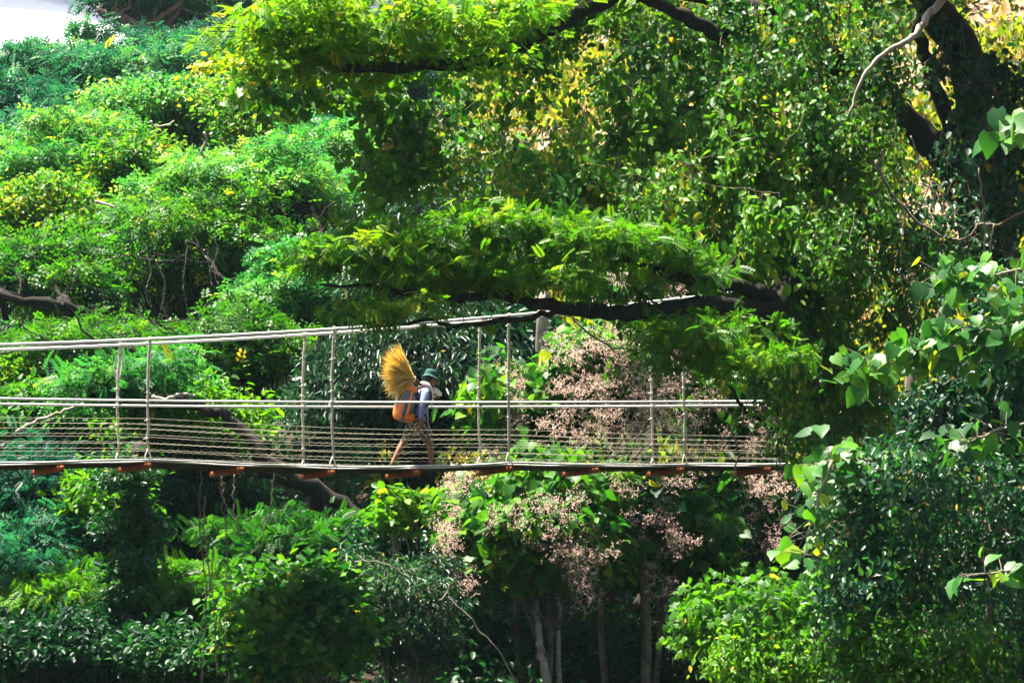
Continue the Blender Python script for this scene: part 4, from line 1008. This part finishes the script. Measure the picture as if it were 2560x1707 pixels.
BN = [('pelvis', 'waist'), ('waist', 'chest'), ('chest', 'collar'), ('collar', 'neck'), ('neck', 'skull'),
      ('collar', 'shR'), ('shR', 'elR'), ('elR', 'wrR'), ('wrR', 'pmR'), ('pmR', 'kR'), ('collar', 'shL'), ('shL', 'elL'), ('elL', 'wrL'), ('wrL', 'pmL'), ('pmL', 'kL'),
      ('pelvis', 'hipR'), ('hipR', 'kneeR'), ('kneeR', 'calfR'), ('calfR', 'ankR'), ('ankR', 'heelR'), ('heelR', 'ballR'), ('ballR', 'toeR'),
      ('pelvis', 'hipL'), ('hipL', 'kneeL'), ('kneeL', 'calfL'), ('calfL', 'ankL'), ('ankL', 'heelL'), ('heelL', 'ballL'), ('ballL', 'toeL')]
body = skin_obj('body', J, BN, M['skin'], man)
parts = []
# hanging right hand: relaxed, slightly curled
for i, (yx, L) in enumerate(((.026, .070), (.010, .080), (-.008, .076), (-.024, .060))):
    b0 = np.array([.012 + yx, -.212, .70])
    parts.append(skin_obj('finger', {'a': (b0, .010), 'b': (b0 + [.002, .004, -.45 * L - .02], .0095), 'c': (b0 + [-.004, .014, -.8 * L - .02], .009), 'd': (b0 + [-.012, .026, -L - .02], .0075)}, [('a', 'b'), ('b', 'c'), ('c', 'd')], M['skin'], None, 1))
b0 = np.array([.035, -.215, .745])
parts.append(skin_obj('thumb', {'a': (b0, .012), 'b': (b0 + [.028, .004, -.03], .0105), 'c': (b0 + [.034, .010, -.065], .008)}, [('a', 'b'), ('b', 'c')], M['skin'], None, 1))
# raised left hand closed round the cloth
for i, (zx, L) in enumerate(((.030, .066), (.011, .074), (-.008, .070), (-.026, .056))):
    b0 = np.array([.455 - zx * .3, .06, 1.215 + zx])
    parts.append(skin_obj('finger', {'a': (b0, .010), 'b': (b0 + [.035, -.008, .012], .0095), 'c': (b0 + [.048, -.038, .012], .009), 'd': (b0 + [.026, -.056, .008], .008)}, [('a', 'b'), ('b', 'c'), ('c', 'd')], M['skin'], None, 1))
b0 = np.array([.43, .07, 1.19])
parts.append(skin_obj('thumb', {'a': (b0, .012), 'b': (b0 + [.005, -.035, .02], .0105), 'c': (b0 + [.022, -.052, .03], .008)}, [('a', 'b'), ('b', 'c')], M['skin'], None, 1))
# head: skull, jaw, nose, ears, brow in one surface patch
hm = MB(); tilt = Euler((0, R(14), 0)).to_matrix(); tl = np.array(tilt)
HC = np.array([.315, 0, 1.475])
def hp(x, y, z): return HC + tl @ np.array([x, y, z])
hm.ball(HC, (.098, .076, .108), 18, 12, rot=tl); hm.ball(hp(.042, 0, -.062), (.056, .056, .058), 14, 9, rot=tl); hm.ball(hp(.03, 0, .01), (.080, .066, .075), 14, 9, rot=tl)
hm.ball(hp(.105, 0, -.018), (.022, .014, .022), 10, 7, rot=tl); hm.ball(hp(.096, 0, .008), (.016, .010, .03), 8, 6, rot=tl)
for sy in (-1, 1):
    hm.ball(hp(.0, sy * .076, -.012), (.022, .010, .034), 10, 7, rot=tl); hm.ball(hp(.086, sy * .03, .022), (.012, .022, .008), 8, 6, rot=tl); hm.ball(hp(.07, sy * .04, -.022), (.022, .02, .02), 8, 6, rot=tl)
hm.ball(hp(.092, 0, -.060), (.011, .026, .007), 8, 6, rot=tl); hm.ball(hp(.089, 0, -.071), (.011, .022, .008), 8, 6, rot=tl); hm.ball(hp(.075, 0, -.098), (.022, .024, .018), 8, 6, rot=tl)
hd = hm.build('head', M['skin'], None, smooth=True); parts.append(hd)
join_into(body, parts)
em = MB()
for sy in (-1, 1): em.ball(hp(.088, sy * .030, .008), (.010, .013, .008), 8, 6, rot=tl)
em.build('eyes', M['eye'], man, smooth=True, base=0)
hr = MB(); hr.ball(hp(-.02, 0, .015), (.088, .080, .098), 16, 10, rot=tl); hr.ball(hp(-.06, 0, -.05), (.035, .055, .05), 10, 7, rot=tl)
hr.build('hair', M['hair'], man, smooth=True, base=0)
# bucket hat: crown with a dented top and a wavy turned-down brim
ht = MB(); rings = []
prof = [(.152, -.012), (.140, .004), (.118, .016), (.102, .026), (.100, .040), (.097, .08), (.090, .108), (.070, .124), (.035, .128), (.004, .126)]
nseg = 28; vv = []
for i, (r_, z_) in enumerate(prof):
    for j in range(nseg):
        a = 2 * math.pi * j / nseg; wv = (.014 * math.sin(2 * a + .5) + .008 * math.sin(5 * a)) * max(0, (r_ - .1) / .05)
        fr = r_ * (1 + (.10 if i < 3 else 0) * math.cos(a))
        vv.append(hp(fr * math.cos(a) * 1.05 - .005, r_ * .9 * math.sin(a), .042 + z_ + wv - (.012 if i < 2 and math.cos(a) < -.3 else 0)))
vin = [v - (v - HC) * .035 - UP * .003 for v in vv[:4 * nseg]]
f = [[i * nseg + j, i * nseg + (j + 1) % nseg, (i + 1) * nseg + (j + 1) % nseg, (i + 1) * nseg + j] for i in range(len(prof) - 1) for j in range(nseg)]
ht.add(np.array(vv), [f, [[(len(prof) - 1) * nseg + j for j in range(nseg)]]])
ho = ht.build('hat', M['hat'], man, smooth=True, base=0)
s_ = ho.modifiers.new('thick', 'SOLIDIFY'); s_.thickness = .006; s_.offset = 1
hb = MB(); hb.tube([hp(.107 * math.cos(a), .094 * math.sin(a), .072) for a in np.linspace(0, 2 * math.pi, 25)], .008, 6, caps=False)
b_ = hb.build('hat_band', M['hat'], None, smooth=True); b_.parent = ho

def cloth_off(name, joints, bones, mat, sub=2):
    return skin_obj(name, joints, bones, mat, man, sub)
def grow(keys, g):
    out = {}
    for k in keys:
        p, r = J[k]; r = r if isinstance(r, tuple) else (r, r); out[k] = (np.array(p), (r[0] + g, r[1] + g))
    return out
# long-sleeved shirt
Sj = grow(['waist', 'chest', 'collar', 'shR', 'elR', 'shL', 'elL'], .014)
Sj['waist'] = (Sj['waist'][0], (.125, .145)); Sj['chest'] = (Sj['chest'][0], (.135, .165)); Sj['hem'] = (np.array((.06, 0, .745)), (.145, .165))
Sj['cuR'] = (np.array((.005, -.226, .80)), (.042, .042)); Sj['cuL'] = (np.array((.41, .135, 1.14)), (.042, .042)); Sj['nk'] = (np.array((.225, 0, 1.318)), (.072, .075))
shirt = cloth_off('shirt', {k: Sj[k] for k in ['waist', 'hem', 'chest', 'collar', 'shR', 'elR', 'cuR', 'shL', 'elL', 'cuL', 'nk']},
    [('waist', 'hem'), ('waist', 'chest'), ('chest', 'collar'), ('collar', 'nk'), ('collar', 'shR'), ('shR', 'elR'), ('elR', 'cuR'), ('collar', 'shL'), ('shL', 'elL'), ('elL', 'cuL')], M['shirt'])
# camouflage shorts, wide at the knee
cloth_off('shorts', {'w': ((.07, 0, .90), (.122, .148)), 'c': ((.06, 0, .73), (.145, .165)), 'hR': ((.125, -.09, .63), (.128, .115)), 'eR': ((.235, -.10, .44), (.125, .11)),
    'hL': ((.0, .09, .63), (.128, .115)), 'eL': ((-.11, .10, .455), (.122, .11))}, [('c', 'w'), ('c', 'hR'), ('hR', 'eR'), ('c', 'hL'), ('hL', 'eL')], M['camo'])
# white piping of a drawstring on the shorts and pale strap line on the shirt
tr = MB(); tr.tube(smooth_path([(.245, -.085, 1.24), (.20, -.155, 1.08), (.175, -.158, .94), (.19, -.15, .80)], 5), .010, 6); tr.tube(smooth_path([(.17, -.155, .80), (.205, -.158, .70), (.25, -.17, .58)], 5), .008, 6)
tr.build('strap', M['shirt_trim'], man, smooth=True, base=0)
# towel round the neck
tw = MB(); tp_ = smooth_path([(.30, -.075, 1.20), (.255, -.10, 1.33), (.205, -.088, 1.385), (.16, -.02, 1.405), (.17, .06, 1.395), (.235, .10, 1.34), (.30, .08, 1.26)], 5)
tw.tube(tp_, .036, 9); tw.tube(smooth_path([(.285, -.085, 1.30), (.305, -.085, 1.16), (.30, -.085, 1.02)], 4), np.linspace(.03, .012, 9), 7)
tw.build('towel', M['cloth'], man, smooth=True, base=0)
# cloth bundle held at the chin in the raised hand
bun = thing('cloth_bundle', 'small white cloth held up to the chin by the walker', 'cloth', feet, TH)
cb = MB(); rr_ = np.random.default_rng(4)
q = Euler((0, R(28), 0)).to_matrix(); cb.ball((.445, .0, 1.285), (.105, .05, .046), 16, 10, rot=np.array(q)); cb.ball((.375, -.01, 1.315), (.06, .055, .05), 12, 8)
cb.v = [v + rr_.normal(size=v.shape) * .006 for v in cb.v]
o_ = cb.build('folded_cloth', M['cloth'], bun, smooth=True, base=0)

# ------------------------------------------------------------------ backpack and straw broom on his back
pk = thing('backpack', 'orange and grey hiking backpack on the walker\'s back', 'backpack', feet, TH)
def rounded(cx, cz, dx, dy, dz, rot, n=16, ex=2.8, seg=20):
    """superellipsoid lump"""
    m = MB(); th = np.linspace(-math.pi / 2, math.pi / 2, n); ph = np.linspace(0, 2 * math.pi, seg, endpoint=False); v = []
    pw = lambda x: np.sign(x) * abs(x) ** (2 / ex)
    for a in th:
        for b in ph: v.append([dx * pw(math.cos(a)) * pw(math.cos(b)), dy * pw(math.cos(a)) * pw(math.sin(b)), dz * pw(math.sin(a))])
    v = np.array(v) @ np.array(Euler((0, rot, 0)).to_matrix()).T + np.array([cx, 0, cz])
    f = [[i * seg + j, i * seg + (j + 1) % seg, (i + 1) * seg + (j + 1) % seg, (i + 1) * seg + j] for i in range(n - 1) for j in range(seg)]
    m.add(v, [f]); return m
rounded(-.165, 1.04, .135, .165, .275, R(14)).build('pack_bag', M['greyp'], pk, smooth=True, base=0)
rounded(-.135, 1.02, .095, .192, .225, R(14)).build('side_panel', M['greyp'], pk, smooth=True, base=0)
rounded(-.245, .98, .085, .145, .19, R(14)).build('front_pocket', M['orange'], pk, smooth=True, base=0)
rounded(-.25, .985, .040, .170, .165, R(14)).build('pocket_panel', M['greyp'], pk, smooth=True, base=0)
rounded(-.135, .845, .125, .175, .075, R(14)).build('pack_base', M['orange'], pk, smooth=True, base=0)
rounded(-.08, 1.29, .12, .15, .065, R(14)).build('pack_lid', M['orange'], pk, smooth=True, base=0)
rounded(-.04, 1.08, .075, .15, .24, R(14)).build('back_pad', M['black'], pk, smooth=True, base=0)
for sy in (-1, 1):
    m = MB(); m.tube(smooth_path([(-.01, sy * .10, 1.28), (.10, sy * .125, 1.345), (.215, sy * .13, 1.30), (.25, sy * .14, 1.20), (.20, sy * .16, 1.08), (.06, sy * .165, .98)], 5), .02, 7); m.build('shoulder_strap', M['black'], pk, smooth=True, base=0)
    m = MB(); m.tube(smooth_path([(-.13, sy * .172, 1.25), (-.17, sy * .184, 1.05), (-.22, sy * .175, .86)], 5), np.linspace(.016, .03, 11), 6); m.build('side_strap', M['orange'], pk, smooth=True, base=0)
m = MB(); m.tube(smooth_path([(-.06, -.15, .84), (.06, -.165, .86), (.16, -.13, .875)], 5), .02, 7); m.build('hip_belt', M['black'], pk, smooth=True, base=0)
m = MB(); m.tube(smooth_path([(-.285, -.02, 1.22), (-.315, 0, 1.12), (-.325, 0, 1.02)], 5), .028, 7); m.build('rim_highlight', M['cloth'], pk, smooth=True, base=0)  # white tube standing for the sunlit rim on the pack's rear edge

brm = thing('straw_broom', 'fan-shaped golden straw broom tied above the walker\'s backpack', 'broom', feet, TH)
m = MB(); m.tube(smooth_path([(.14, -.02, 1.375), (.06, -.03, 1.425), (.0, -.03, 1.47), (-.05, -.03, 1.485)], 4), np.linspace(.024, .045, 13), 8); m.build('handle', M['handle'], brm, smooth=True, base=0)
m = MB(); 
for k in range(5): 
    c = np.array([-.005 - k * .014, -.03, 1.468 + k * .004]); m.tube([c + np.array([.02 * 0, .046 * math.cos(a), .046 * math.sin(a)]) for a in np.linspace(0, 2 * math.pi, 13)], .008, 5, caps=False)
m.build('binding', M['rope'], brm, smooth=True, base=0)
m = MB(); rs = np.random.default_rng(12)
for k in range(900):
    u = rs.random(); ang = R(112 + 134 * u + rs.normal() * 4)        # from up and back to down and back
    L = (.545 - .20 * max(0, u - .2) - (.08 if u > .8 else 0)) * rs.uniform(.72, 1.05); yy = rs.normal() * .20
    d0 = np.array([math.cos(ang), yy * .8, math.sin(ang)]); a0 = np.array([-.045, -.03, 1.48]) + rs.normal(size=3) * np.array([.012, .028, .022])
    side = np.array([-.3, 0, 1.]) if u < .5 else np.array([-1, 0, -.2])
    bend = np.array([-.10, 0, .05]) * (1 - u) + np.array([0, 0, -.12]) * u
    t = np.linspace(0, 1, 5)[:, None]; c = a0 + d0 * L * t + bend * t * t + rs.normal(size=(5, 3)) * .006 * t
    wd = np.array([0, 1, 0]) if rs.random() < .3 else norm(np.cross(d0, [0, 1, 0]) + rs.normal(size=3) * .3)
    hwid = (np.array([.0035, .005, .006, .0055, .001]))[:, None] * rs.uniform(.7, 1.3)
    v = np.concatenate([c - wd * hwid, c + wd * hwid]); f = [[i, i + 1, i + 6, i + 5] for i in range(4)]
    m.add(v, [f], np.full(10, np.clip(rs.normal(.5, .22), 0, 1)))
m.build('bristles', M['straw'], brm, base=0)

for o in (man, bun, pk, brm): o.scale = (1.06, 1.06, 1.06)
